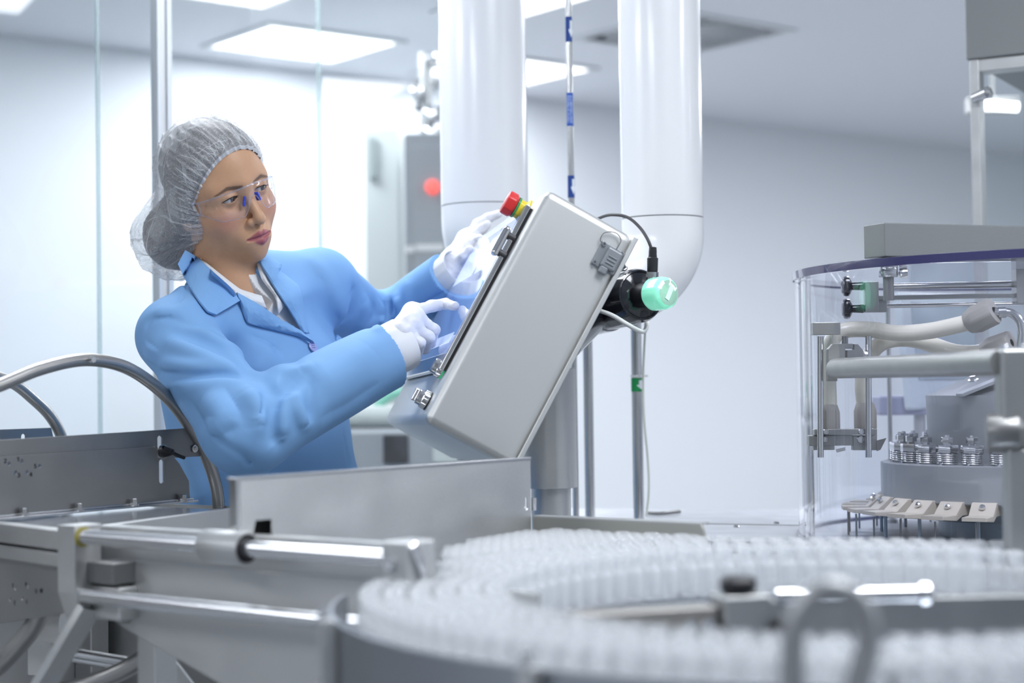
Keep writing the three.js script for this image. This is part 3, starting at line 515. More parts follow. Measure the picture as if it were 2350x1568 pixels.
// ------------------------------------------------------------------ control box
const PW = .620, PHh = .3986, PDp = .1586;
const PMx = new THREE.Matrix4().makeRotationFromEuler(new THREE.Euler(-.51003656, -1.4131431, .02402808, 'YXZ')).setPosition(-.02180826, 1.23469562, -2.84841423);
const [pex, pey, pez] = axes(PMx);
const panelFront = local(PMx);
const pl_ = (px, py, dz = PDp / 2) => panelFront(px, py, dz);
if (globalThis.DEBUG_ROOM) for (const [n, x, y] of [['estop', 1205, 488], ['btn', 1020, 850], ['knob', 985, 922], ['doorBL', 928, 880], ['doorBR', 1000, 872], ['doorTL', 1110, 545], ['doorTR', 1196, 510], ['clip0', 1172, 548], ['clip1', 1142, 612], ['scrBL', 942, 858], ['scrBR', 995, 857], ['finger', 1062, 708], ['hand', 1100, 545]]) console.log(n, pl_(x, y).map((v) => v.toFixed(3)).join(' '), at(PMx, ...pl_(x, y), PDp / 2).toArray().map((v) => v.toFixed(3)).join(' '));
{
  const o = thing('control_box', 'tilted stainless control box with touch screen that the woman operates', 'control panel', at(PMx, 0, -PHh / 2, 0));
  M.box = std({ color: lin(.69, .695, .68), metalness: .9, roughness: .46, bumpMap: speck, bumpScale: .00004 });
  part(o, 'housing', fbox(PMx, -PW / 2, PW / 2, -PHh / 2, PHh / 2, -PDp / 2 + .006, PDp / 2, .014, 5), M.box, 'rounded stainless housing');
  part(o, 'back_edge', fbox(PMx, -PW / 2 - .001, PW / 2 + .001, -PHh / 2 - .001, PHh / 2 + .001, -PDp / 2, -PDp / 2 + .008, .002), M.box);
  const z = PDp / 2, x0 = -PW / 2 + .03, x1 = PW / 2 - .045, y0 = -PHh / 2 + .083, y1 = PHh / 2 - .028;
  part(o, 'door_gap', fbox(PMx, x0 + .003, x1 - .003, y0 + .003, y1 - .003, z - .003, z + .004), M.black);
  const door = part(o, 'screen_bezel', fbox(PMx, x0, x1, y0, y1, z + .004, z + .012, .002), M.polish, 'raised steel bezel');
  M.screen = phy({ color: lin(.10, .16, .34), roughness: .06, clearcoat: 1, clearcoatRoughness: .02, emissive: lin(.20, .28, .5), emissiveIntensity: .45 });
  const screen = part(o, 'touch_screen', fbox(PMx, x0 + .02, x1 - .016, y0 + .028, y1 - .02, z + .0105, z + .0125, .0005), M.screen, 'bluish glossy touch screen');
  // window of pale fields on the screen
  const fld = std({ color: lin(.35, .45, .7), emissive: lin(.45, .52, .72), emissiveIntensity: .35, roughness: .08 });
  for (const [a, b, c, d] of [[.06, .52, .66, .94], [.58, .94, .66, .94], [.06, .94, .08, .16]]) { const X = (t) => x0 + .02 + t * (x1 - x0 - .036), Y = (t) => y0 + .028 + t * (y1 - y0 - .048); part(screen, 'screen_field', fbox(PMx, X(a), X(b), Y(c), Y(d), z + .0125, z + .0127), fld, 'pale field shown on the screen'); }
  // latch handle
  const [ca, cb] = pl_(1172, 552), [cc, cd] = pl_(1142, 610);
  const lx = x1 - .004, latch = part(o, 'latch', fbox(PMx, lx - .009, lx + .009, cd, cb + .004, z + .014, z + .026, .006, 4), M.chrome, 'chrome latch bar');
  for (const t of [.18, .82]) part(latch, 'latch_post', cyl(at(PMx, lx, cd + (cb - cd) * t, z + .003), at(PMx, lx, cd + (cb - cd) * t, z + .018), .006), M.darkPanel);
  // emergency stop
  const [ex_, ey_] = pl_(1207, 489), e = at(PMx, ex_, ey_, z);
  const stop = part(o, 'emergency_stop', turn(e, pez, [[.012, .019], [.0165, .020], [.0195, .024], [.0195, .034], [.0185, .037], [.016, .038], [0, .0385]], 32), std({ color: lin(.66, .03, .03), roughness: .38 }), 'red emergency stop button');
  part(stop, 'collar', turn(e, pez, [[.0215, 0], [.0215, .003], [.0155, .006], [.0155, .016], [.012, .016]], 32), std({ color: lin(.75, .60, .03), roughness: .4 }), 'yellow collar');
  part(stop, 'green_ring', turn(e, pez, [[.0125, .016], [.0172, .016], [.0172, .0195], [.0125, .0195]], 32), std({ color: lin(.05, .28, .10), roughness: .4 }), 'green ring');
  // two push buttons
  const knurl = (c, green) => {
    const b = part(o, 'push_button', turn(c, pez, [[.0135, .002], [.0135, .011], [.0125, .012], [.0122, .018], [.0112, .0195], [0, .0195]], 24), M.chrome, green ? 'chrome push button with green ring' : 'chrome selector button');
    part(b, 'seat_ring', turn(c, pez, [[.0148, 0], [.0148, .0022], [.012, .0026]], 24), green ? std({ color: lin(.03, .42, .17), emissive: lin(.02, .3, .12), emissiveIntensity: .3, roughness: .3 }) : M.black, green ? 'green ring' : undefined);
    for (let k = 0; k < 10; k++) { const a = k / 10 * 6.2832; part(b, 'grip_rib', cyl(c.clone().addScaledVector(pex, .0136 * Math.cos(a)).addScaledVector(pey, .0136 * Math.sin(a)).addScaledVector(pez, .003), c.clone().addScaledVector(pex, .0136 * Math.cos(a)).addScaledVector(pey, .0136 * Math.sin(a)).addScaledVector(pez, .011), .0014, .0014, 6), M.chrome); }
    return b;
  };
  knurl(at(PMx, ...pl_(1019, 851), z), true);
  const kb = knurl(at(PMx, ...pl_(984, 922), z), false);
  part(kb, 'selector', fbox(PMx.clone().setPosition(at(PMx, ...pl_(984, 922), z + .0195)), -.004, .004, -.010, .010, 0, .007, .002), M.chrome);
  // service socket with spring lid on the side
  const SM = frame(at(PMx, PW / 2, 0, 0), pez.clone().negate(), pey.clone(), pex.clone()), sl = local(SM);
  const [qx, qy] = sl(1394, 593);
  M.socket = std({ color: lin(.29, .31, .33), metalness: .6, roughness: .45 });
  const so = part(o, 'service_socket', fbox(SM, qx - .020, qx + .020, qy - .020, qy + .020, 0, .004, .003, 3), M.socket, 'grey flanged service socket');
  part(so, 'lid', [fbox(SM, qx - .008, qx + .018, qy - .017, qy + .016, .004, .012, .004, 3)], M.socket);
  for (const k of [-1, 0, 1]) part(so, 'lid_rib', fbox(SM, qx - .002, qx + .012, qy - .004 + k * .0055, qy - .002 + k * .0055, .012, .0135, .0006), M.socket);
  part(so, 'lid_catch', fbox(SM, qx - .006, qx + .008, qy - .027, qy - .014, .004, .011, .003, 3), M.socket);
  for (const [a, b] of [[-1, -1], [-1, 1], [1, -1], [1, 1]]) part(so, 'socket_screw', turn(at(SM, qx + a * .0155, qy + b * .0155, .004), pex, [[.0015, .0012], [.0015, .003], [.0032, .003], [.0034, .0022], [.0034, 0]], 14), M.polish);
  const wire = [[1378, 552], [1385, 536], [1402, 532], [1418, 538], [1425, 552], [1417, 568], [1409, 578]].map(([a, b]) => { const [x, y] = sl(a, b, .006); return at(SM, x, y, .006); });
  wire.unshift(at(SM, qx - .0155, qy + .0155, .005));
  part(so, 'lid_wire', tube(wire, .0008, 40, 6), M.steelDark);
}
// joint that carries the box, lamp and cables
const jd = 2.92, jA = P(1368, 706, 2.99), jB = P(1474, 676, 2.85);
{
  const o = thing('swivel_joint', 'black swivel joint behind the control box at the end of the white elbow duct', 'joint', jA);
  const ax = jB.clone().sub(jA).normalize(), L = jA.distanceTo(jB);
  part(o, 'barrel', turn(jA.clone().addScaledVector(ax, -.06), ax, [[0, 0], [.043, 0], [.046, .005], [.046, L + .048], [.043, L + .056], [.040, L + .058], [.038, L + .056], [0, L + .056]], 48), M.blackGloss, 'black barrel');
  part(o, 'clamp_shell', turn(jA.clone().addScaledVector(ax, -.008), ax, [[.0464, 0], [.048, .001], [.048, .045], [.0464, .046]], 40), M.chrome, 'chrome clamp band');
  part(o, 'clamp_screw', hexBolt(P(1432, 618, 2.86), V(-.3, .8, .5), .005, .01), M.polish);
  part(o, 'arm_stub', cyl(jA.clone().addScaledVector(ax, .03), ductEndB.clone(), .038, .05, 32), M.blackGloss);
  part(o, 'box_stub', cyl(jA.clone().addScaledVector(ax, .0), at(PMx, .12, .03, -PDp / 2 + .004), .036, .036, 28), M.blackGloss);
}
{
  const c = P(1516, 674, 2.80), ax = V(.62, .02, .78).normalize();
  const o = thing('signal_lamp', 'round mint green glowing signal lamp on the black joint', 'lamp', c);
  const glow = phy({ color: lin(.38, .86, .66), roughness: .18, emissive: lin(.22, .95, .62), emissiveIntensity: .22, clearcoat: .6 });
  const a0 = c.clone().addScaledVector(ax, -.022);
  part(o, 'lens', turn(a0, ax, [[.020, 0], [.025, .002], [.0275, .006], [.0275, .03], [.0255, .037], [.021, .041]], 40), glow, 'mint green glowing lens');
  part(o, 'face', turn(a0, ax, [[.0212, .0408], [.015, .0425], [0, .0428]], 40), phy({ color: lin(.40, .52, .46), roughness: .12, clearcoat: 1 }), 'clear grey end face');
  const side = V(0, 1, 0).cross(ax).normalize(), upv = ax.clone().cross(side);
  part(o, 'face_label', fbox(frame(a0.clone().addScaledVector(ax, .0432), side.clone().multiplyScalar(.5).addScaledVector(upv, .86).normalize(), side.clone().multiplyScalar(-.86).addScaledVector(upv, .5).normalize(), ax.clone()), -.013, .013, -.0045, .0045, -.001, .0006), M.white, 'small white label');
  part(o, 'base', cyl(jB.clone().addScaledVector(jB.clone().sub(jA).normalize(), -.01), a0.clone().addScaledVector(ax, .004), .022, .021, 28), M.black);
  const s0 = P(1497, 640, 2.82), s1 = P(1498, 578, 2.82), sd = s1.clone().sub(s0).normalize();
  part(o, 'plug', turn(s0, sd, [[.006, .012], [.0088, .012], [.0092, .034], [.0072, .036], [.0066, .042], [.0068, .044], [.0062, .052], [.003, .053]], 20), M.black, 'black cable plug');
  part(o, 'plug_nut', turn(s0, sd, [[.004, -.006], [.0095, -.006], [.0095, .003], [.0105, .003], [.0105, .011], [.006, .0125]], 12), M.polish, 'knurled steel nut');
  const l = new THREE.PointLight(0x66f0b8, .0016, 0, 2); l.shadow.radius = 1.3; l.position.copy(ax).multiplyScalar(.052); o.add(l); l.castShadow = true;
}
{
  const o = thing('black_cable', 'thin black cable arching from the control box to the lamp plug', 'cable', P(1390, 497, 2.9));
  part(o, 'cable', tube([P(1350, 520, 2.98), P(1375, 501, 2.93), P(1408, 493, 2.88), P(1440, 499, 2.86), P(1468, 522, 2.84), P(1488, 553, 2.82), P(1497, 578, 2.82), P(1498, 584, 2.82)], .0027, 60, 10), std({ color: lin(.06, .06, .065), roughness: .45 }));
}
{
  const o = thing('white_cable', 'white cable hanging from behind the control box past the pole', 'cable', P(1380, 716, 2.84));
  part(o, 'cable', tube([P(1340, 700, 2.92), P(1378, 714, 2.80), P(1405, 724, 2.78), P(1440, 745, 2.77), P(1468, 760, 2.80), P(1483, 754, 2.9), P(1485, 730, 3.0), P(1482, 716, 3.1)], .0038, 60, 10), M.white);
  part(o, 'cable_drop', tube([P(1482, 716, 3.1), P(1480, 770, 3.24), P(1476, 868, 3.27), P(1478, 960, 3.26), P(1487, 1060, 3.25), P(1489, 1130, 3.24), P(1483, 1185, 3.24)], .0022, 60, 8), std({ color: lin(.62, .65, .58), roughness: .5 }));
}
// steel column under the box
{
  const p = P(1264, 1100, 3.02), o = thing('support_column', 'round steel column with narrower foot tube below the control box', 'column', V(p.x, 0, p.z));
  const yc = P(1264, 1119, 3.02).y;
  part(o, 'outer_tube', turn(V(p.x, yc, p.z), UP, [[.034, 0], [.0465, 0], [.047, .0006], [.047, .21], [.045, .212], [0, .212]], 40), M.steelMatt, 'steel sleeve');
  part(o, 'inner_tube', cyl(V(p.x, .02, p.z), V(p.x, yc + .01, p.z), .0355, .0355, 32), M.steel);
  part(o, 'foot_plate', turn(V(p.x, 0, p.z), UP, [[0, 0], [.12, 0], [.12, .015], [0, .02]], 32), M.steelMatt);
  part(o, 'strut', cyl(V(p.x, yc + .19, p.z), at(PMx, .05, -.06, -PDp / 2 + .004), .03, .03, 24), M.steelMatt);
}
// ------------------------------------------------------------------ filling machine under its clear guard
const FC = V(.985, 0, -2.9), FR = .495, yGT = CAMY + .172, yGB = DECKY;
{
  const o = thing('machine_deck', 'pale steel machine deck with slotted screws behind the turntable', 'machine deck', V(.75, 0, -3.05));
  const TMd = frame(V(0, DECKY, 0), V(1, 0, 0), V(0, 0, -1), V(0, 1, 0));
  const d0 = PH(1280, 1179, DECKY), d1 = PH(1632, 1240, DECKY), d2 = PH(1800, 1243, DECKY), d3 = PH(2420, 1258, DECKY), d4 = V(1.7, 0, -3.0), d5 = V(1.7, 0, -3.75), d6 = PH(1700, 1172, DECKY), d7 = PH(1190, 1165, DECKY);
  M.deck = std({ color: lin(.72, .74, .78), metalness: .35, roughness: .4, map: blotch });
  part(o, 'deck_plate', plate(TMd, [d7, d0, d1, d2, d3, d4, d5, d6].map((p) => [p.x, -p.z]), .012, [], .001), M.deck, 'pale deck plate');
  part(o, 'deck_edge', fbox(planeFrame(d1, d2.clone().sub(d1)), 0, d1.distanceTo(d2), -.022, -.002, -.004, .002), M.acrylicEdge, 'dark seal under the deck edge');
  for (const [x, y] of [[1690, 1210], [1782, 1202], [1534, 1180]]) { const p = PH(x, y, DECKY); const s = part(o, 'deck_screw', turn(p, UP, [[0, .003], [.004, .0028], [.0055, .0015], [.0058, 0]], 18), M.chrome, 'slotted screw head'); part(s, 'slot', fbox(frame(p.clone().add(V(0, .0029, 0)), V(.7, 0, .7).normalize(), UP), -.005, .005, -.0004, .0004, -.0006, .0006), M.black); }
  part(o, 'deck_joint', tube([PH(1620, 1203, DECKY), PH(1850, 1207, DECKY)].map((p) => p.add(V(0, .0002, 0))), .0009, 4, 6), M.steelDark);
  part(o, 'cabinet', fbox(frame(V(1.05, 0, -3.2), V(1, 0, 0), UP, V(0, 0, 1)), -.55, .6, .05, DECKY - .012, -.45, .1, .01), M.steelMatt);
  for (const [x, z] of [[.55, -3.05], [1.55, -3.6], [.55, -3.6], [1.55, -3.15]]) part(o, 'foot', cyl(V(x, 0, z), V(x, .06, z), .03), M.black);
  part(o, 'cable_gland', tube([PH(1485, 1184, DECKY), PH(1510, 1186, DECKY), PH(1560, 1181, DECKY)].map((p) => p.add(V(0, .006, 0))), .004, 12, 8), M.steelDark);
}
const FMx = (y) => frame(V(FC.x, y, FC.z), V(1, 0, 0), UP, V(0, 0, 1));
{
  const o = thing('machine_guard', 'round clear acrylic machine guard with dark blue lid edge', 'machine guard', V(FC.x, yGB, FC.z));
  const wall = (r) => { const g = new THREE.CylinderGeometry(r, r, yGT - yGB - .002, 128, 1, true); g.translate(FC.x, (yGT + yGB) / 2, FC.z); return g; };
  part(o, 'guard_wall', wall(FR), M.acrylic, 'clear curved acrylic wall');
  part(o, 'guard_wall', wall(FR - .010), M.acrylic, 'clear curved acrylic inner face');
  const lid = new THREE.CircleGeometry(FR + .003, 96); lid.rotateX(-Math.PI / 2); lid.translate(FC.x, yGT + .002, FC.z);
  part(o, 'lid', lid, M.acrylicLid, 'clear acrylic lid');
  part(o, 'lid_edge', turn(V(FC.x, yGT, FC.z), UP, [[FR + .002, 0], [FR + .004, 0], [FR + .004, .013], [FR + .0025, .0135]], 128), M.acrylicEdge, 'dark blue acrylic edge');
  part(o, 'foot_ring', turn(V(FC.x, yGB, FC.z), UP, [[FR - .012, 0], [FR + .003, 0], [FR + .003, .006], [FR - .012, .006], [FR - .012, 0]], 128), M.acrylicEdge, 'dark blue foot ring');
  const a = 3.02, sx = FC.x + (FR - .02) * Math.cos(a), sz = FC.z - (FR - .02) * Math.sin(a);
  part(o, 'seam_post', cyl(V(sx, yGB, sz), V(sx, yGT, sz), .008, .008, 16), M.chrome, 'polished seam post');
}
{ // beam above the guard with its hanging bolt
  const D = 2.66, a = P(1998, 550, D + .03), o = thing('crossbeam', 'square steel crossbeam above the round guard', 'beam', P(1998, 588, D));
  const e = V(.93, -.0, -.37).normalize(), F = planeFrame(P(2030, 550, D), e), L = local(F);
  const [, yt] = L(2030, 511), [, yb] = L(2030, 588);
  part(o, 'beam', fbox(F, 0, 1.12, yb, yt, -.058, 0, .0015), std({ color: lin(.25, .26, .26), metalness: .8, roughness: .45, bumpMap: brushed, bumpScale: .00006 }), 'square section beam');
  part(o, 'stanchion', fbox(F, 1.03, 1.09, DECKY - F.elements[13], yb, -.058, 0, .002), M.steel);
  const p = P(2038, 600, 2.69), q = P(2036, 690, 2.69);
  part(o, 'hanger_bolt', cyl(V(p.x, P(0, 585, 2.69).y - .004, p.z), V(p.x, q.y, p.z), .0085, .0085, 20), M.steelDark, 'hanging bolt');
  part(o, 'nut', turn(V(p.x, P(0, 665, 2.69).y, p.z), UP, [[.008, 0], [.014, 0], [.015, .002], [.015, .014], [.013, .018], [.018, .018], [.018, .0205], [.008, .0205]], 24), M.polish);
  part(o, 'nut', turn(V(p.x, P(0, 628, 2.69).y, p.z), UP, [[.008, 0], [.016, 0], [.016, .004], [.008, .004]], 24), M.polish);
  part(o, 'side_screw', turn(V(p.x + .014, P(0, 657, 2.69).y, p.z), V(1, .1, .2), [[0, .016], [.007, .016], [.008, .012], [.008, .004], [.003, .003], [.003, 0]], 18), M.chrome);
}
{ // slide unit with two knobs
  const D = 2.82, o = thing('slide_unit', 'steel slide with two black knobs inside the clear guard', 'machine slide', P(1985, 717, D));
  const e = V(.995, 0, .09).normalize(), F = planeFrame(P(1985, 681, D), e), L = local(F);
  const X = (px) => L(px, 681)[0], Y = (py) => L(1985, py)[1];
  part(o, 'end_block', fbox(F, 0, X(2016), Y(717), Y(647), -.02, .006, .001), M.steelMid, 'steel end block');
  part(o, 'end_block', fbox(F, X(2016), X(2036), Y(717), Y(690), -.02, -.004, .001), M.steelMid);
  part(o, 'cross_plate', fbox(F, X(2016), X(2345), Y(689), Y(679), -.02, .0, .001), M.steelMid, 'long flat plate');
  part(o, 'guide_rod', cyl(at(F, X(2024), Y(703), -.010), at(F, X(2340), Y(703), -.010), .0035, .0035, 16), M.chrome, 'polished guide rod');
  part(o, 'guide_rod', cyl(at(F, X(2040), Y(658), -.014), at(F, X(2335), Y(658), -.014), .0055, .0055, 16), M.chrome, 'polished guide rod');
  part(o, 'carriage', fbox(F, X(2330), X(2365), Y(705), Y(625), -.03, .012, .002), M.steelMid, 'steel carriage');
  part(o, 'wall_stay', fbox(F, X(2365), X(2365) + .25, Y(690), Y(640), -.02, .0, .001), M.steelMid);
  for (const y of [656, 708]) { const b = at(F, 0, Y(y), -.008); part(o, 'knob', turn(b, e.clone().negate(), [[.006, 0], [.0075, .003], [.0068, .012], [.0065, .020], [.011, .022], [.0165, .025], [.0172, .029], [.016, .034], [.010, .0375], [0, .038]], 32), M.blackGloss, 'glossy black knob'); }
}
// hoses
function braided() { return dataTex(64, 64, (u, v) => { const a = Math.abs(((u * 8 + v * 8) % 1) - .5), b = Math.abs(((u * 8 - v * 8 + 8) % 1) - .5); const t = .80 + .2 * Math.max(a, b) * 1.6; return [t, t * .985, t * .94]; }, true, [60, 6]); }
M.hose = phy({ color: lin(.92, .91, .86), roughness: .35, map: braided(), clearcoat: .4 });
function hose(label, pts, fitA, fitB) {
  const o = thing('braided_hose', label, 'hose', pts[0]);
  const g = tube(pts, .0132, 90, 18); g.userData.keepUV = true;
  part(o, 'hose', g, M.hose, 'milky braided hose');
  for (const [p, dir, r, l] of [fitA, fitB]) part(o, 'fitting', turn(p, dir, [[.009, 0], [r * .74, 0], [r * .8, l * .04], [r, l * .32], [r, l * .94], [r * .95, l], [.006, l]], 24), M.greyPlastic, 'grey hose fitting');
  return o;
}
{
  const d = 2.78, h1 = [[1903, 935, d], [1901, 880, d], [1902, 820, d], [1908, 785, d], [1922, 766, d], [1950, 757, d], [2000, 757, d - .01], [2060, 765, d - .03], [2130, 760, d - .05], [2190, 748, d - .07], [2228, 739, d - .08]].map((q) => P(...q));
  const e1 = h1[10], dir1 = P(2275, 716, d - .1).sub(e1).normalize();
  const o1 = hose('upper milky braided hose with grey fitting inside the guard', h1, [P(1902, 928, d), V(0, -1, 0), .0178, .042], [e1.clone().addScaledVector(dir1, -.006), dir1, .0225, .048]);
  part(o1, 'elbow_pipe', tube([e1.clone().addScaledVector(dir1, .04), P(2296, 718, d - .1), P(2318, 718, d - .1), P(2338, 734, d - .1), P(2345, 762, d - .1), P(2343, 800, d - .1), P(2342, 850, d - .1)], .0068, 50, 14), M.polish, 'bent steel pipe');
  part(o1, 'elbow_collar', turn(P(2290, 718, d - .1), V(1, .02, 0), [[.0068, 0], [.0085, 0], [.0085, .012], [.0068, .012]], 18), M.polish);
  const d2 = 2.80, h2 = [[1984, 935, d2], [1980, 885, d2], [1984, 845, d2], [1996, 815, d2], [2020, 790, d2], [2055, 779, d2], [2095, 780, d2 - .01], [2140, 792, d2 - .03], [2190, 808, d2 - .05], [2235, 811, d2 - .06], [2265, 806, d2 - .07]].map((q) => P(...q));
  const e2 = h2[10], dir2 = P(2330, 784, d2 - .1).sub(e2).normalize();
  hose('lower milky braided hose curving over the steel tube inside the guard', h2, [P(1985, 924, d2), V(0, -1, 0), .0185, .044], [e2.clone().addScaledVector(dir2, -.006), dir2, .0205, .05]);
  // hose carrier: two rods, cross bars, needles
  const o = thing('hose_carrier', 'steel needle carrier with two vertical rods under the hoses', 'machine bracket', P(1940, 1035, d));
  const F = planeFrame(P(1870, 1000, d - .02), V(1, 0, .02)), L = local(F), X = (px) => L(px, 1000)[0], Y = (py) => L(1900, py)[1];
  part(o, 'upper_bar', fbox(F, X(1869), X(2006), Y(999), Y(985), -.02, .0, .001), M.steelMid, 'flat upper bar');
  part(o, 'lower_bar', fbox(F, X(1858), X(1960), Y(1024), Y(1000), -.03, -.008, .001), M.steelMid, 'slotted lower bar');
  part(o, 'clamp', plate(F.clone().setPosition(at(F, 0, 0, -.004)), [L(1959, 1000), L(1959, 1034), L(2014, 1034), L(2014, 985), L(2006, 985), L(2006, 1000)], .02, [], .001), M.steelMid);
  part(o, 'clamp_foot', fbox(F, X(1869), X(1918), Y(1034), Y(1000), -.03, -.012, .001), M.steelMid);
  for (const [x, y, r] of [[1895, 991, .0052], [1976, 991, .0052], [1976, 1009, .0065], [1893, 1009, .005]]) part(o, 'screw', [turn(at(F, ...L(x, y), y > 1000 ? -.004 : 0), V(0, 0, 1), [[0, .0035], [r * .55, .0035], [r * .62, .005], [r * .85, .005], [r, .003], [r, 0]], 18)], M.chrome);
  for (const px of [1883, 1993]) part(o, 'vertical_rod', cyl(P(px, 1050, d - .035), P(px, 772, d - .035), .0052, .0052, 18), M.polish, 'vertical steel rod');
  part(o, 'rod_head', fbox(frame(P(1883, 752, d - .035), V(1, 0, 0), UP, V(0, 0, 1)), -.014, .03, -.012, .008, -.012, .012, .001), M.steelMid);
  part(o, 'blade', plate(frame(P(2012, 1020, d - .03), V(1, 0, 0), UP, V(0, 0, 1)), [[0, -.011], [0, .006], [.016, .010], [.006, -.009]], .002, [], 0), M.steelDark, 'pointed blade');
  for (let k = 0; k < 6; k++) part(o, 'needle_tip', turn(P(1920 + k * 3.4, 1031 - k * .8, d - .02), V(.2, -1, .1), [[0, .006], [.0012, .005], [.0018, 0]], 8), M.polish);
  // clamp round the thick tube
  const C = planeFrame(P(1900, 832, 2.72), V(1, 0, .02)), LC = local(C);
  part(o, 'tube_clamp', plate(C, [LC(1900, 875), LC(1900, 802), LC(1912, 789), LC(1958, 789), LC(1958, 800), LC(1940, 800), LC(1940, 821), LC(1926, 828), LC(1914, 842), LC(1914, 862), LC(1922, 870), LC(1922, 875)], .02, [], .0008), M.steelMid, 'stepped steel tube clamp');
  part(o, 'tube_clamp', plate(C, [LC(1944, 821), LC(1944, 804), LC(1960, 803), LC(1960, 790), LC(1969, 790), LC(1981, 804), LC(1981, 821)], .02, [], .0008), M.steelMid);
  part(o, 'clamp_bolt', hexBolt(P(1982, 813, 2.73), V(1, 0, 0), .004, .006), M.polish);
  part(o, 'clamp_foot', fbox(C, LC(1957, 0)[0], LC(1980, 0)[0], LC(0, 875)[1], LC(0, 862)[1], -.02, 0, .001), M.steelDark);
  part(o, 'clamp_stem', cyl(P(1939, 790, 2.73), P(1939, 772, 2.73), .005, .005, 14), M.steelDark);
}
{ // thick horizontal tube and the near post that holds it
  const a = P(1916, 846, 2.70), b = P(2300, 842, 2.02), o = thing('support_post', 'blurred steel post with knuckle carrying a thick horizontal tube', 'post', V(b.x + .01, 0, b.z));
  b.y = a.y; const ax = b.clone().sub(a).normalize();
  part(o, 'cross_tube', turn(a, ax, [[0, -.006], [.008, -.005], [.0135, -.001], [.016, .006], [.016, a.distanceTo(b)], [0, a.distanceTo(b)]], 40), M.steelMid, 'thick horizontal tube');
  const F = frame(V(b.x + .012, 0, b.z), V(1, 0, 0), UP, V(0, 0, 1)), y1 = P(2330, 800, 2.02).y, yk = P(2330, 970, 2.02).y;
  part(o, 'post', [fbox(F, -.018, .020, yk - .03, y1, -.018, .018, .006, 3)], M.steelMid, 'upper post');
  part(o, 'post', fbox(F, -.012, .030, yV + .004, yk - .03, -.016, .016, .005, 3), M.steelMid, 'lower post');
  part(o, 'carrier_arm', cyl(V(b.x, yk - .012, b.z), V(1.08, yk - .012, b.z), .018, .018, 24), M.steelMid); part(o, 'stanchion', cyl(V(1.08, 0, b.z), V(1.08, yk + .02, b.z), .025, .025, 24), M.steelMid);
  part(o, 'knuckle', turn(V(b.x - .004, yk - .012, b.z), V(1, .0, .2), [[0, -.016], [.022, -.016], [.024, -.012], [.024, .02], [.02, .026], [0, .026]], 28), M.steelDark, 'dark knuckle');
  for (const dx of [-.008, .012]) part(o, 'cap_screw', turn(V(b.x + .012 + dx, y1 - .001, b.z + .004), UP, [[.006, -.002], [.006, .004], [.004, .006], [0, .006]], 18), M.chrome);
  part(o, 'foot', turn(V(1.08, 0, b.z), UP, [[0, 0], [.07, 0], [.07, .015], [0, .02]], 28), M.steelDark);
}
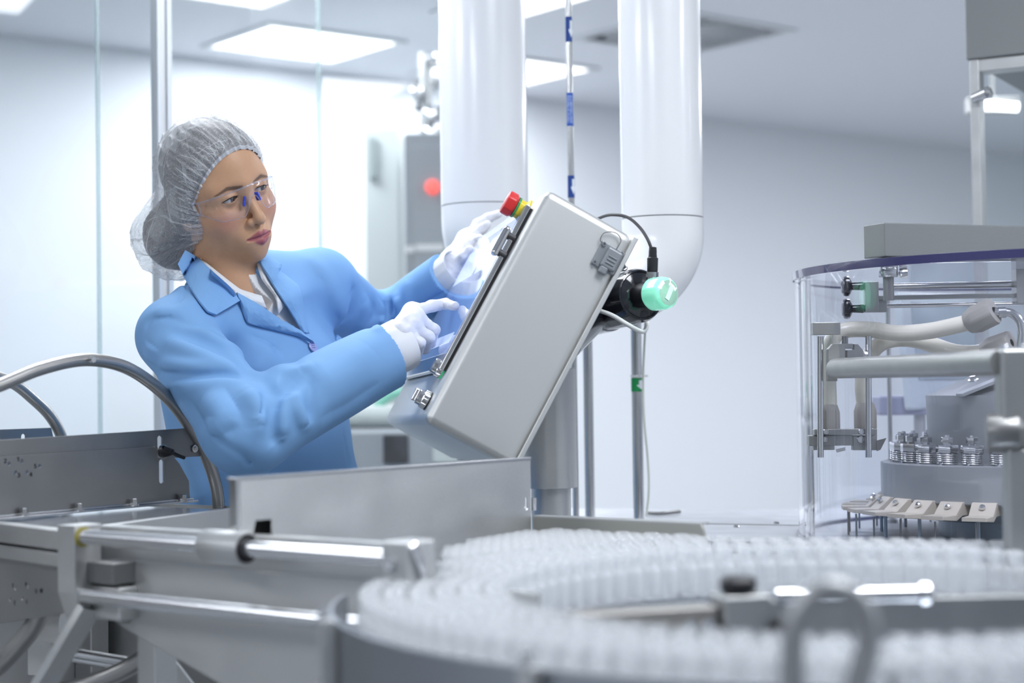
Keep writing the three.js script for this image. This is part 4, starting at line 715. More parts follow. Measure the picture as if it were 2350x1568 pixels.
// turret
{
  const c = P(2335, 1000, 2.93), T0 = V(c.x, 0, c.z), o = thing('filling_turret', 'grey rotary filling turret with springs and clips inside the clear guard', 'filling turret', V(c.x, DECKY, c.z));
  const Y = (py, d = 2.93) => P(2335, py, d).y;
  M.turret = std({ color: lin(.42, .44, .46), metalness: .6, roughness: .5 });
  M.turretBlue = std({ color: lin(.30, .36, .42), metalness: .6, roughness: .35 });
  part(o, 'drum', turn(V(c.x, Y(1060), c.z), UP, [[.145, 0], [.15, .003], [.153, Y(905) - Y(1060)], [.146, Y(902) - Y(1060)], [.085, Y(868) - Y(1060)], [.08, Y(862) - Y(1060)], [0, Y(860) - Y(1060)]], 64), M.turret, 'grey drum with conical cap');
  part(o, 'carrier_ring', turn(V(c.x, Y(1142), c.z), UP, [[.16, 0], [.228, 0], [.232, .003], [.232, Y(1058) - Y(1142)], [.228, Y(1056) - Y(1142)], [.14, Y(1056) - Y(1142)]], 24), M.turret, 'faceted carrier ring');
  part(o, 'lower_drum', cyl(V(c.x, DECKY, c.z), V(c.x, Y(1185), c.z), .135, .135, 48), M.turretBlue, 'blue grey lower drum');
  part(o, 'hub', cyl(V(c.x, Y(1185), c.z), V(c.x, Y(1142), c.z), .17, .2, 48), M.turretBlue);
  { const lp = P(2165, 882, 2.84); part(o, 'lid_screw', hexBolt(V(lp.x + .05, Y(872), lp.z), V(-.2, 1, .2), .006, .008), M.polish); part(o, 'lid_flap', fbox(frame(V(lp.x + .07, Y(880), lp.z + .01), V(.9, .35, 0).normalize(), V(-.35, .9, 0).normalize(), V(0, 0, 1)), -.05, .06, -.003, .003, -.02, .02, .001), M.turret); }
  const n = 27;
  for (let k = 0; k < n; k++) {
    const a = k / n * Math.PI * 2 + .1, dx = Math.cos(a), dz = -Math.sin(a); const pr = 2335 + 0; 
    const p = V(c.x + .198 * dx, Y(1056), c.z + .198 * dz), q = V(c.x + .236 * dx, 0, c.z + .236 * dz);
    if (dx > .45) continue; // hidden on the far right
    const st = part(o, 'spring_plunger', turn(p, UP, [[.010, .0], [.010, .019], [.0185, .019], [.0190, .020], [.0190, .031], [.0180, .0325], [.006, .0325], [.006, .036], [.0095, .036], [.0098, .037], [.0098, .0445], [.009, .0455], [.004, .0457], [.004, .049], [0, .050]], 6), M.chrome, 'hexagon plunger head');
    const coil = []; for (let i = 0; i <= 50; i++) { const t = i / 50 * 5 * 6.2832; coil.push(V(p.x + .0165 * Math.cos(t), p.y + .0015 + .0175 * i / 50, p.z + .0165 * Math.sin(t))); }
    part(st, 'spring', tube(coil, .0016, 90, 6), M.chrome, 'coil spring');
    const m = V(c.x + .216 * dx, Y(1056), c.z + .216 * dz); part(o, 'ring_screw', turn(m, UP, [[.003, 0], [.003, .004], [0, .005]], 10), M.chrome);
  }
  for (let k = 0; k < n; k++) {
    const a = k / n * Math.PI * 2 + .24, dx = Math.cos(a), dz = -Math.sin(a); if (dx > .45) continue;
    const rad = V(dx, 0, dz), tan = V(-dz, 0, dx), y = Y(1165);
    const F = frame(V(c.x, y, c.z), rad, UP.clone(), tan.clone());
    const clip = part(o, 'gripper_clip', plate(F.clone().setPosition(at(F, 0, 0, .020)), [[.17, .002], [.17, .024], [.236, .024], [.258, .005], [.300, .005], [.300, -.001], [.255, -.005], [.236, .002]], .040, [], .001), M.beige, 'beige gripper clip');
    part(clip, 'clip_screw', turn(at(F, .247, .016, 0), V(dx * .6, 1, dz * .6), [[.005, 0], [.005, .004], [.003, .006], [0, .006]], 10), M.chrome);
    part(o, 'needle', cyl(at(F, .290, -.004, 0), at(F, .290, -.075, 0), .0017, .0017, 8), M.steelDark, 'thin steel needle');
    if (dz > .3) part(o, 'needle_foot', turn(at(F, .290, -.062, 0), UP, [[0, 0], [.007, .001], [.008, .006], [.004, .010], [.002, .013]], 14), M.chrome);
    if (k % 2) part(o, 'stop_pin', cyl(at(F, .235, -.004, .01), at(F, .235, -.085, .01), .003, .003, 8), M.turretBlue);
  }
}
{ // slanted display seen behind the turret
  const D = 3.5, c = P(2140, 870, D), o = thing('slanted_console', 'pale slanted console behind the hoses, seen through the guard', 'console', P(2140, 1000, D).setY(DECKY));
  const F = frame(P(2150, 860, D), V(.8, .0, -.6).normalize(), V(.28, .9, -.33).normalize()); const f2 = axes(F);
  const G = frame(P(2150, 860, D), f2[0], f2[1].clone().sub(f2[0].clone().multiplyScalar(f2[1].dot(f2[0]))).normalize());
  part(o, 'screen_body', fbox(G, -.09, .16, -.07, .17, -.02, .0, .006), std({ color: lin(.66, .72, .76), roughness: .3 }), 'pale slanted plate');
  part(o, 'screen', fbox(G, -.06, .14, -.01, .15, 0, .004, .001), phy({ color: lin(.42, .50, .56), roughness: .1, clearcoat: 1 }), 'grey glossy display');
  part(o, 'base', fbox(frame(P(2090, 930, D), V(1, 0, 0), UP, V(0, 0, 1)), -.07, .14, -.02, .02, -.05, .03, .006), std({ color: lin(.35, .36, .48), roughness: .4 }));
  part(o, 'stand', cyl(P(2110, 945, D).setY(DECKY), P(2110, 945, D), .012), M.steelMatt);
}
{ const p = P(2043, 1000, 3.2), o = thing('thin_rod', 'thin upright steel rod behind the hose carrier', 'rod', V(p.x, DECKY, p.z)); part(o, 'rod', cyl(V(p.x, DECKY, p.z), V(p.x, yGT - .01, p.z), .0042, .0042, 14), M.polish); part(o, 'rod_foot', turn(V(p.x, DECKY, p.z), UP, [[0, 0], [.012, 0], [.012, .006], [.005, .01]], 18), M.steel); }
// ------------------------------------------------------------------ the woman
// distance-field modelling: smooth joins of tapered capsules and ellipsoids, meshed by surface nets
const hyp = (a, b, c = 0) => Math.sqrt(a * a + b * b + c * c);
const smin = (a, b, k) => { const h = Math.max(k - Math.abs(a - b), 0) / k; return Math.min(a, b) - h * h * k * .25; };
const smax = (a, b, k) => -smin(-a, -b, k);
const sph = (x, y, z, r) => hyp(x, y, z) - r;
const ell = (x, y, z, a, b, c) => { const k0 = hyp(x / a, y / b, z / c), k1 = hyp(x / (a * a), y / (b * b), z / (c * c)); return k1 < 1e-9 ? -Math.min(a, b, c) : k0 * (k0 - 1) / k1; };
function cone(x, y, z, ax, ay, az, bx, by, bz, r0, r1) { const dx = bx - ax, dy = by - ay, dz = bz - az, px = x - ax, py = y - ay, pz = z - az; let t = (px * dx + py * dy + pz * dz) / (dx * dx + dy * dy + dz * dz); t = t < 0 ? 0 : t > 1 ? 1 : t; return hyp(px - dx * t, py - dy * t, pz - dz * t) - (r0 + (r1 - r0) * t); }
const coneV = (x, y, z, a, b, r0, r1) => cone(x, y, z, a.x, a.y, a.z, b.x, b.y, b.z, r0, r1);
function sdfMesh(f, lo, hi, h, colour) {
  const n = [0, 1, 2].map((i) => Math.ceil((hi[i] - lo[i]) / h) + 2), [nx, ny, nz] = n, val = new Float32Array(nx * ny * nz).fill(1), B = 8;
  for (let k = 0; k < nz; k += B) for (let j = 0; j < ny; j += B) for (let i = 0; i < nx; i += B) {
    const c = f(lo[0] + (i + B / 2) * h, lo[1] + (j + B / 2) * h, lo[2] + (k + B / 2) * h);
    if (Math.abs(c) > B * h * 1.5 + .006) { if (c < 0) for (let q = k; q < Math.min(k + B, nz); q++) for (let p = j; p < Math.min(j + B, ny); p++) for (let o = i; o < Math.min(i + B, nx); o++) val[(q * ny + p) * nx + o] = -1; continue; }
    for (let q = k; q < Math.min(k + B, nz); q++) for (let p = j; p < Math.min(j + B, ny); p++) for (let o = i; o < Math.min(i + B, nx); o++) val[(q * ny + p) * nx + o] = f(lo[0] + o * h, lo[1] + p * h, lo[2] + q * h);
  }
  const id = new Int32Array(nx * ny * nz).fill(-1), pos = [], idx = [], S = [1, nx, nx * ny];
  const corner = [[0, 0, 0], [1, 0, 0], [0, 1, 0], [1, 1, 0], [0, 0, 1], [1, 0, 1], [0, 1, 1], [1, 1, 1]], edges = [[0, 1], [2, 3], [4, 5], [6, 7], [0, 2], [1, 3], [4, 6], [5, 7], [0, 4], [1, 5], [2, 6], [3, 7]];
  const cv = new Float64Array(8);
  for (let k = 0; k < nz - 1; k++) for (let j = 0; j < ny - 1; j++) for (let i = 0; i < nx - 1; i++) {
    const b = (k * ny + j) * nx + i; let m = 0;
    for (let c = 0; c < 8; c++) { cv[c] = val[b + corner[c][0] + corner[c][1] * nx + corner[c][2] * S[2]]; if (cv[c] < 0) m |= 1 << c; }
    if (!m || m === 255) continue;
    let x = 0, y = 0, z = 0, w = 0;
    for (const [p, q] of edges) if ((cv[p] < 0) !== (cv[q] < 0)) { const t = cv[p] / (cv[p] - cv[q]); x += corner[p][0] + (corner[q][0] - corner[p][0]) * t; y += corner[p][1] + (corner[q][1] - corner[p][1]) * t; z += corner[p][2] + (corner[q][2] - corner[p][2]) * t; w++; }
    id[b] = pos.length / 3; pos.push(lo[0] + (i + x / w) * h, lo[1] + (j + y / w) * h, lo[2] + (k + z / w) * h);
  }
  for (let k = 1; k < nz - 1; k++) for (let j = 1; j < ny - 1; j++) for (let i = 1; i < nx - 1; i++) {
    const b = (k * ny + j) * nx + i, s = val[b] < 0;
    for (let a = 0; a < 3; a++) if (s !== (val[b + S[a]] < 0)) {
      const u = S[(a + 1) % 3], v = S[(a + 2) % 3], q = [id[b], id[b - u], id[b - u - v], id[b - v]];
      if (q.some((t) => t < 0)) continue;
      if (s) idx.push(q[0], q[1], q[2], q[0], q[2], q[3]); else idx.push(q[0], q[2], q[1], q[0], q[3], q[2]);
    }
  }
  const nrm = new Float32Array(pos.length), e = h * .5, col = colour ? new Float32Array(pos.length) : null;
  for (let i = 0; i < pos.length; i += 3) {
    let x = pos[i], y = pos[i + 1], z = pos[i + 2], gx = 0, gy = 0, gz = 0;
    for (let it = 0; it < 2; it++) { gx = f(x + e, y, z) - f(x - e, y, z); gy = f(x, y + e, z) - f(x, y - e, z); gz = f(x, y, z + e) - f(x, y, z - e); const l = hyp(gx, gy, gz) || 1; if (!it) { const d = f(x, y, z), g = l / (2 * e), st = Math.max(-h * .6, Math.min(h * .6, d / Math.max(g, .4))); x -= gx / l * st; y -= gy / l * st; z -= gz / l * st; } gx /= l; gy /= l; gz /= l; }
    pos[i] = x; pos[i + 1] = y; pos[i + 2] = z; nrm[i] = gx; nrm[i + 1] = gy; nrm[i + 2] = gz;
    if (col) { const c = colour(x, y, z); col[i] = c[0]; col[i + 1] = c[1]; col[i + 2] = c[2]; }
  }
  const g = new THREE.BufferGeometry(); g.setAttribute('position', new THREE.Float32BufferAttribute(pos, 3)); g.setAttribute('normal', new THREE.BufferAttribute(nrm, 3)); if (col) g.setAttribute('color', new THREE.BufferAttribute(col, 3)); g.setIndex(idx);
  return g;
}
const bounds = (pts, pad) => { const b = new THREE.Box3().setFromPoints(pts).expandByScalar(pad); return [b.min.toArray(), b.max.toArray()]; };
// head frame: x to her left, y up, z forward
const HS = 1.011, HM = new THREE.Matrix4().makeRotationFromEuler(new THREE.Euler(.15907529, .76805707, .38100302, 'YXZ')).scale(V(HS, HS, HS)).setPosition(-.48981983, 1.49053111, -2.84);
const HMi = HM.clone().invert(), toHead = (p) => p.clone().applyMatrix4(HMi);
const nb = toHead(P(528, 672, 2.885)), ch = toHead(P(592, 745, 2.905)), nk = V(-.004, -.055, -.012);
const eyeC = [.0305, .0, .0725];
function lens2D(ax, y) { const t = (ax - .0305) / .0150; return (Math.abs(y + .0006 + .0010 * t) - .0040 * (1 - t * t)) * .8; }
function headSDF(x, y, z) {
  const ax = Math.abs(x);
  let d = ell(x, y - .036, z + .006, .072, .082, .097);
  d = smin(d, ell(x, y + .016, z - .030, .0595, .088, .0545), .03);
  d = smin(d, ell(x, y + .070, z - .030, .0520, .042, .0500), .03);
  d = smin(d, sph(x, y + .0995, z - .0715, .0165), .026);
  d = smin(d, sph(ax - .039, y + .033, z - .053, .0255), .026);
  d = smin(d, cone(ax, y, z, 0, .013, .0765, .042, .0155, .061, .0125, .0125), .022);
  d = smax(d, -sph(ax - .0305, y + .001, z - .1005, .0205), .014);
  d = smin(d, sph(ax - eyeC[0], y, z - eyeC[2], .0143), .005);
  const re = hyp(ax - eyeC[0], y, z - eyeC[2]);
  if (z > .06) d = Math.max(d, -Math.max(lens2D(ax, y), .0119 - re, re - .02));
  d = smin(d, cone(ax, y, z, 0, .004, .0815, 0, -.034, .1025, .0062, .0080), .014);
  d = smin(d, sph(x, y + .0415, z - .1045, .0088), .007);
  d = smin(d, sph(ax - .0112, y + .0455, z - .0935, .0066), .007);
  d = smin(d, cone(ax, y, z, 0, -.052, .094, 0, -.064, .094, .004, .005), .010);
  d = smin(d, ell(x, y + .074, z - .0785, .028, .021, .0175), .016);
  d = smin(d, cone(ax, y, z, .0035, -.0664, .0972, .0225, -.0718, .0858, .0044, .0026), .004);
  d = smin(d, cone(ax, y, z, 0, -.0790, .0950, .0185, -.0755, .0878, .0062, .0034), .005);
  d = smax(d, -cone(ax, y, z, 0, -.0722, .1022, .0225, -.0727, .0905, .0019, .0014), .0035);
  d = smax(d, -cone(ax, y, z, .0056, -.0540, .0985, .0050, -.0440, .0965, .0036, .0028), .0025);
  d = smin(d, ell(ax - .069, y + .020, z + .004, .007, .028, .016), .008);
  return d;
}
function skinSDF(x, y, z) {
  let d = headSDF(x, y, z);
  d = smin(d, cone(x, y, z, nk.x, nk.y, nk.z, nb.x, nb.y, nb.z, .049, .050), .030);
  d = smin(d, cone(x, y, z, nb.x, nb.y, nb.z, ch.x, ch.y, ch.z, .054, .064), .04);
  return d;
}
const SKIN = [.585, .33, .19], mixc = (a, b, t) => a.map((v, i) => v + (b[i] - v) * t), sst = (a, b, x) => { const t = Math.max(0, Math.min(1, (x - a) / (b - a))); return t * t * (3 - 2 * t); };
function skinColour(x, y, z) {
  const ax = Math.abs(x); let c = SKIN;
  c = mixc(c, [.60, .24, .17], .55 * Math.exp(-(((ax - .046) / .020) ** 2 + ((y + .037) / .017) ** 2)));
  const n = .5 + fbm(x * 160, y * 160, z * 160, 3); c = c.map((v) => v * (.97 + .06 * n));
  if (z > .06) {
    const up = cone(ax, y, z, .0035, -.0664, .0985, .0228, -.0722, .0866, .0047, .0022), lo = cone(ax, y, z, 0, -.0790, .0962, .0178, -.0752, .0886, .0068, .0032);
    c = mixc(c, [.37, .105, .115], 1 - sst(.0002, .0018, Math.min(up, lo)));
    // brows and lash lines
    const br = Math.min(cone(ax, y, 0, .013, .0155, 0, .034, .0190, 0, .0026, .0027), cone(ax, y, 0, .034, .0190, 0, .053, .0120, 0, .0027, .0008));
    if (z > .045) c = mixc(c, [.11, .06, .035], .85 * (1 - sst(-.0006, .0016, br)));
  } else if (z > .03) { const br = cone(ax, y, 0, .034, .0190, 0, .053, .0120, 0, .0027, .0008); if (z > .045) c = mixc(c, [.11, .06, .035], .85 * (1 - sst(-.0006, .0016, br))); }
  return c;
}
const woman = thing('person', 'woman in light blue lab coat, hair net and clear safety glasses tapping the screen', 'person', V(-.42, 0, -2.97));
M.skin = phy({ color: 0xffffff, vertexColors: true, roughness: .48, sheen: .25, sheenRoughness: .4, sheenColor: lin(.5, .3, .25), clearcoat: .06, clearcoatRoughness: .45 });
{
  const g = sdfMesh(skinSDF, [-.12, -.30, -.15], [.13, .125, .20], .0018, skinColour);
  part(woman, 'body', g.applyMatrix4(HM), M.skin, 'face and neck with warm skin');
}
// eyes
{
  M.eye = phy({ color: 0xffffff, vertexColors: true, roughness: .08, clearcoat: 1 });
  for (const s of [-1, 1]) {
    const g = new THREE.SphereGeometry(.0126, 40, 30), p = g.attributes.position, c = new Float32Array(p.count * 3), look = V(.34, -.20, .9).normalize();
    for (let i = 0; i < p.count; i++) { const d = V(p.getX(i), p.getY(i), p.getZ(i)).normalize().angleTo(look); const k = d < .27 ? [.006, .005, .005] : d < .60 ? [.045, .026, .016] : d < .66 ? [.02, .015, .012] : [.66, .63, .60]; c.set(k, i * 3); }
    g.setAttribute('color', new THREE.BufferAttribute(c, 3)); g.translate(s * eyeC[0], 0, eyeC[2]);
    part(woman, 'eye', g.applyMatrix4(HM), M.eye, 'dark brown eye');
    // lashes
    const lash = [], root = []; for (let k = 0; k < 22; k++) { const t = -.95 + 1.9 * k / 21, x = .0305 + .0150 * t, y = .0042 * (1 - t * t) - .0006 - .001 * t, z = eyeC[2] + Math.sqrt(Math.max(.0143 ** 2 - (x - .0305) ** 2 - y * y, 0)); root.push(V(s * x, y, z)); lash.push(cyl(V(s * x, y, z), V(s * (x + .0022 * t), y + .0010, z + .0062), .00045, .0001, 4)); }
    lash.push(tube(root, .0008, 40, 6));
    part(woman, 'eyelashes', join(lash).applyMatrix4(HM), M.ink);
  }
}
// hair and net
const netOuter = (x, y, z) => smin(smin(ell(x, y - .036, z + .007, .0800, .0885, .1040), ell(x, y + .022, z + .006, .0885, .062, .060), .03), ell(x + .042, y + .074, z + .090, .080, .074, .066), .05);
const netEdge = (y) => (y > 0 ? .036 + .80 * y - 1.6 * y * y : .036 - .12 * y);
const opening = (p) => (p.z > netEdge(p.y) && p.y > -.115) || (p.y < -.06 && hyp(p.x - nk.x, p.z - nk.z - .005) < .056);
{
  const hairSDF = (x, y, z) => { let d = smin(ell(x, y - .036, z + .006, .0765, .0855, .1005), ell(x, y + .016, z + .006, .0800, .050, .046), .03); d = smin(d, ell(x + .040, y + .070, z + .084, .066, .062, .055), .04); d += .0022 * fbm(x * 60, y * 25, z * 40, 2); return smax(d, z - netEdge(y) + .004, .004); };
  M.hair = std({ color: lin(.030, .022, .018), roughness: .42 });
  part(woman, 'hair', sdfMesh(hairSDF, [-.12, -.13, -.17], [.10, .14, .11], .003).applyMatrix4(HM), M.hair, 'dark brown hair');
  const c0 = V(-.006, .008, -.030), pole = V(-.06, .40, -.91).normalize(), e1 = V(1, 0, 0).addScaledVector(pole, -pole.x).normalize(), e2 = pole.clone().cross(e1), NU = 420, NV = 110;
  const hit = (a, u) => { const d = pole.clone().multiplyScalar(Math.cos(a)).addScaledVector(e1, Math.sin(a) * Math.cos(u)).addScaledVector(e2, Math.sin(a) * Math.sin(u)); let t = .02; for (let i = 0; i < 40; i++) { const q = netOuter(c0.x + d.x * t, c0.y + d.y * t, c0.z + d.z * t); t -= q * .9; if (Math.abs(q) < 1e-5) break; } return [c0.clone().addScaledVector(d, t), d]; };
  const pos = [], uv = [], idx = [];
  for (let i = 0; i <= NU; i++) {
    const u = (i % NU) / NU * Math.PI * 2; let lo = .6, hi = 3.0; for (let a = .6; a < 3; a += .06) if (opening(hit(a, u)[0])) { hi = a; lo = a - .06; break; }
    for (let k = 0; k < 10; k++) { const m = (lo + hi) / 2; if (opening(hit(m, u)[0])) hi = m; else lo = m; }
    for (let j = 0; j <= NV; j++) {
      const v = j / NV, [p, d] = hit(lo * v, u), near = sst(.55, .93, v), gather = Math.sin(u * 46 + 3 * PN.noise(u * 4, v * 2, 1)) * .0016 * near + Math.sin(u * 83 + 2 * PN.noise(u * 5, 3, v * 2)) * .0009 * near;
      const rid = Math.pow(1 - Math.abs(PN.noise(p.x * 26 + 5, p.y * 18, p.z * 26)) * 2, 3), rid2 = Math.pow(Math.max(0, 1 - Math.abs(PN.noise(p.x * 55, p.y * 34 + 9, p.z * 50)) * 2.4), 3);
      const edge = v > .975 ? .0012 * Math.sin((v - .975) / .025 * Math.PI) - .0045 * sst(.975, 1, v) : 0;
      p.addScaledVector(d, gather + (.0045 * rid + .0022 * rid2) * (1 - near * .7) + edge);
      pos.push(p.x, p.y, p.z); uv.push(u / (Math.PI * 2), v);
    }
  }
  for (let i = 0; i < NU; i++) for (let j = 0; j < NV; j++) { const a = i * (NV + 1) + j, b = a + NV + 1; idx.push(a, b, a + 1, b, b + 1, a + 1); }
  const g = new THREE.BufferGeometry(); g.setAttribute('position', new THREE.Float32BufferAttribute(pos, 3)); g.setAttribute('uv', new THREE.Float32BufferAttribute(uv, 2)); g.setIndex(idx); g.computeVertexNormals(); g.userData.keepUV = true;
  // fibre web: how dense the fleece is, with creases where it lies double
  const cv = document.createElement('canvas'); cv.width = 2048; cv.height = 1024; const x = cv.getContext('2d'); x.fillStyle = 'rgb(88,88,88)'; x.fillRect(0, 0, 2048, 1024);
  let sd = 11; const r = () => (sd = (sd * 16807) % 2147483647) / 2147483647;
  x.lineCap = 'round';
  for (let k = 0; k < 30000; k++) { const a = r() * 6.28, L = 4 + 9 * r(), px = r() * 2048, py = r() * 1024, q = r() < .5 ? 255 : 0; x.strokeStyle = `rgba(${q},${q},${q},${.14 + .24 * r()})`; x.lineWidth = .7 + r() * 1.3; x.beginPath(); x.moveTo(px, py); x.quadraticCurveTo(px + L * Math.cos(a), py + L * Math.sin(a), px + 2 * L * Math.cos(a + .5), py + 2 * L * Math.sin(a + .5)); x.stroke(); }
  const crease = (px, py, qx, qy, w, al, band) => { const mx = (px + qx) / 2 + (r() - .5) * 50, my = (py + qy) / 2 + (r() - .5) * 50; if (band) { x.fillStyle = `rgba(255,255,255,${al * .45})`; x.beginPath(); x.moveTo(px, py); x.quadraticCurveTo(mx, my, qx, qy); x.quadraticCurveTo(mx + band, my + band * .7, px, py); x.fill(); } x.strokeStyle = `rgba(255,255,255,${al})`; x.lineWidth = w; x.beginPath(); x.moveTo(px, py); x.quadraticCurveTo(mx, my, qx, qy); x.stroke(); };
  for (let k = 0; k < 420; k++) { const px = r() * 2048, y0 = 1024 * (.97 - .03 * r()), L = 40 + 230 * r() * r(); crease(px, y0, px + 60 * (r() - .5), y0 - L, .8 + 1.8 * r(), .3 + .5 * r(), r() < .2 ? 14 : 0); }
  for (let k = 0; k < 150; k++) { const px = r() * 2048, py = 1024 * (.12 + .75 * r()), a = r() * 6.28, L = 60 + 210 * r(); crease(px, py, px + L * Math.cos(a), py + L * Math.sin(a) * .75, .8 + 2 * r(), .35 + .5 * r(), r() < .4 ? 10 + 30 * r() : 0); }
  for (let k = 0; k < 30; k++) { const px = r() * 2048, py = 1024 * (.3 + .5 * r()); x.fillStyle = `rgba(255,255,255,${.08 + .14 * r()})`; x.beginPath(); const m = 3 + Math.floor(3 * r()); for (let q = 0; q < m; q++) { const a = q / m * 6.28 + r() * .6, R = 40 + 110 * r(); x.lineTo(px + R * Math.cos(a), py + R * Math.sin(a) * .8); } x.fill(); }
  x.fillStyle = 'rgba(255,255,255,.55)'; x.fillRect(0, 1024 * .982, 2048, 1024 * .018);
  const web = new THREE.CanvasTexture(cv); web.flipY = false; web.wrapS = THREE.RepeatWrapping;
  M.net = std({ color: lin(.82, .83, .85), roughness: .8, alphaMap: web, transparent: true, side: THREE.DoubleSide, bumpMap: web, bumpScale: .0006 });
  part(woman, 'hair_net', g.applyMatrix4(HM), M.net, 'crinkled translucent white hair net');
}
// safety glasses
{
  const xz = (a) => [.0735 * Math.sin(a), .036 + .0705 * Math.cos(a)], yTop = (a) => .0185 - .005 * Math.abs(a) - .004 * a * a, bot = (a) => { const t = Math.abs(a); return -.031 + .020 * sst(.35, .05, t) + .014 * sst(.75, 1.32, t) + .010 * sst(.2, 0, t); };
  const A = 1.36, n = 64, m = 12, pos = [], uv = [], idx = [];
  for (let i = 0; i <= n; i++) { const a = -A + 2 * A * i / n, [x, z] = xz(a); for (let j = 0; j <= m; j++) { const t = j / m; pos.push(x, bot(a) + (yTop(a) - bot(a)) * t, z + .003 * Math.sin(t * 3.14) - .004 * (1 - t)); uv.push(i / n, t); } }
  for (let i = 0; i < n; i++) for (let j = 0; j < m; j++) { const a = i * (m + 1) + j, b = a + m + 1; idx.push(a, b, a + 1, b, b + 1, a + 1); }
  const g = new THREE.BufferGeometry(); g.setAttribute('position', new THREE.Float32BufferAttribute(pos, 3)); g.setAttribute('uv', new THREE.Float32BufferAttribute(uv, 2)); g.setIndex(idx); g.computeVertexNormals();
  M.lens = phy({ color: lin(.97, .97, .99), roughness: .02, transmission: 1, thickness: 0, ior: 1.55 });
  M.clearPlastic = phy({ color: lin(.84, .86, .93), roughness: .06, transmission: .9, thickness: 0, ior: 1.5 });
  const go = new THREE.Group(); go.name = 'safety_glasses'; go.userData.label = 'clear wrap-around safety glasses with blue nose pads'; woman.add(go);
  part(go, 'lens', g.applyMatrix4(HM), M.lens, 'clear lens');
  const line = (fy, off = 0) => { const q = []; for (let i = 0; i <= 48; i++) { const a = -A + 2 * A * i / 48, [x, z] = xz(a); q.push(V(x, fy(a), z + off).applyMatrix4(HM)); } return q; };
  part(go, 'brow_bar', tube(line(yTop), .0015, 120, 8), M.clearPlastic);
  part(go, 'lower_edge', tube(line(bot, -.004), .0008, 120, 6), M.clearPlastic);
  for (const s of [-1, 1]) {
    const [x, z] = xz(A), q = (a, b, c) => V(s * a, b, c).applyMatrix4(HM), up = yTop(A), lo = bot(A);
    part(go, 'temple', [tube([q(x, up, z), q(x + .002, up - .001, z - .02), q(x + .005, up - .004, z - .05)], .0016, 16, 8), tube([q(x, lo, z), q(x + .002, lo + .003, z - .02), q(x + .005, up - .010, z - .05)], .0014, 16, 8), tube([q(x + .005, up - .006, z - .05), q(x + .004, up - .010, z - .075), q(x + .002, up - .03, z - .092)], .0022, 16, 8)], M.clearPlastic);
    part(go, 'hinge', tube([q(x, lo, z - .001), q(x + .001, (up + lo) / 2, z + .001), q(x, up, z - .001)], .0016, 10, 8), M.clearPlastic);
    const pd = box(.004, .016, .008, .0015); pd.rotateZ(s * .35); pd.rotateY(s * .5); pd.translate(s * .0135, -.008, .0925); part(go, 'nose_pad', pd.applyMatrix4(HM), std({ color: lin(.03, .06, .55), roughness: .35 }), 'blue nose pad');
  }
}
// ------------------------------------------------------------------ coat
const SRt = P(404, 772, 2.72), SLt = P(732, 658, 3.02), ERt = P(566, 985, 2.57), WRs = P(887, 818, 2.70), ELt = P(868, 762, 3.24), WLs = P(1030, 632, 3.115), NB = P(532, 648, 2.885);
const HIP = P(640, 1290, 2.98), TOP = P(560, 700, 2.885);
const tY = TOP.clone().sub(HIP), tLen = tY.length(); tY.normalize();
const tX = V(.573, 0, -.82); tX.addScaledVector(tY, -tX.dot(tY)).normalize(); const tZ = tX.clone().cross(tY);
const prof = (t, a) => { const q = Math.max(-.9, Math.min(1.15, t)); for (let i = 0; i < a.length - 1; i++) if (q <= a[i + 1][0]) { const u = (q - a[i][0]) / (a[i + 1][0] - a[i][0]), s = u * u * (3 - 2 * u); return a[i][1] + (a[i + 1][1] - a[i][1]) * s; } return a.at(-1)[1]; };
const WID = [[-.9, .225], [-.3, .21], [.05, .195], [.4, .172], [.75, .180], [1.0, .120], [1.15, .06]], DEP = [[-.9, .19], [-.3, .175], [.05, .155], [.4, .135], [.75, .132], [1.0, .092], [1.15, .05]];
function torso(x, y, z) {
  const px = x - HIP.x, py = y - HIP.y, pz = z - HIP.z, a = px * tX.x + py * tX.y + pz * tX.z, b = px * tY.x + py * tY.y + pz * tY.z, c = px * tZ.x + py * tZ.y + pz * tZ.z, t = b / tLen;
  const w = prof(t, WID), d = prof(t, DEP), k0 = hyp(a / w, c / d), k1 = hyp(a / (w * w), c / (d * d)); let s = k1 < 1e-6 ? -Math.min(w, d) : k0 * (k0 - 1) / k1;
  s *= .85; return smax(s, Math.max(b - tLen * 1.08, -b - .32), .03);
}
const fAxR = WRs.clone().sub(ERt).normalize(), fAxL = WLs.clone().sub(ELt).normalize();
const planeD = (x, y, z, p, n) => (x - p.x) * n.x + (y - p.y) * n.y + (z - p.z) * n.z;
const beyondR = WRs.clone().addScaledVector(fAxR, .05), beyondL = WLs.clone().addScaledVector(fAxL, .05);
function coatBase(x, y, z) {
  let d = torso(x, y, z);
  d = smin(d, coneV(x, y, z, NB, SRt, .052, .058), .05);
  d = smin(d, coneV(x, y, z, NB, SLt, .052, .064), .05);
  let r = smin(coneV(x, y, z, SRt, ERt, .060, .064), coneV(x, y, z, ERt, beyondR, .066, .052), .03);
  r = Math.max(r, planeD(x, y, z, WRs, fAxR));
  let l = smin(coneV(x, y, z, SLt, ELt, .066, .056), coneV(x, y, z, ELt, beyondL, .056, .043), .03);
  l = Math.max(l, planeD(x, y, z, WLs, fAxL));
  d = smin(d, r, .022); d = smin(d, l, .022);
  return d;
}
const EYE = V(0, CAMY, 0);
function cast(f, px, py, off = 0) { const dir = P(px, py, 1).sub(EYE), L = dir.length(); dir.divideScalar(L); let t = 2.2; for (let i = 0; i < 90; i++) { const q = f(EYE.x + dir.x * t, EYE.y + dir.y * t, EYE.z + dir.z * t) - off; if (q < .0002) break; t += q * .8; if (t > 3.8) return null; } return EYE.clone().addScaledVector(dir, t); }
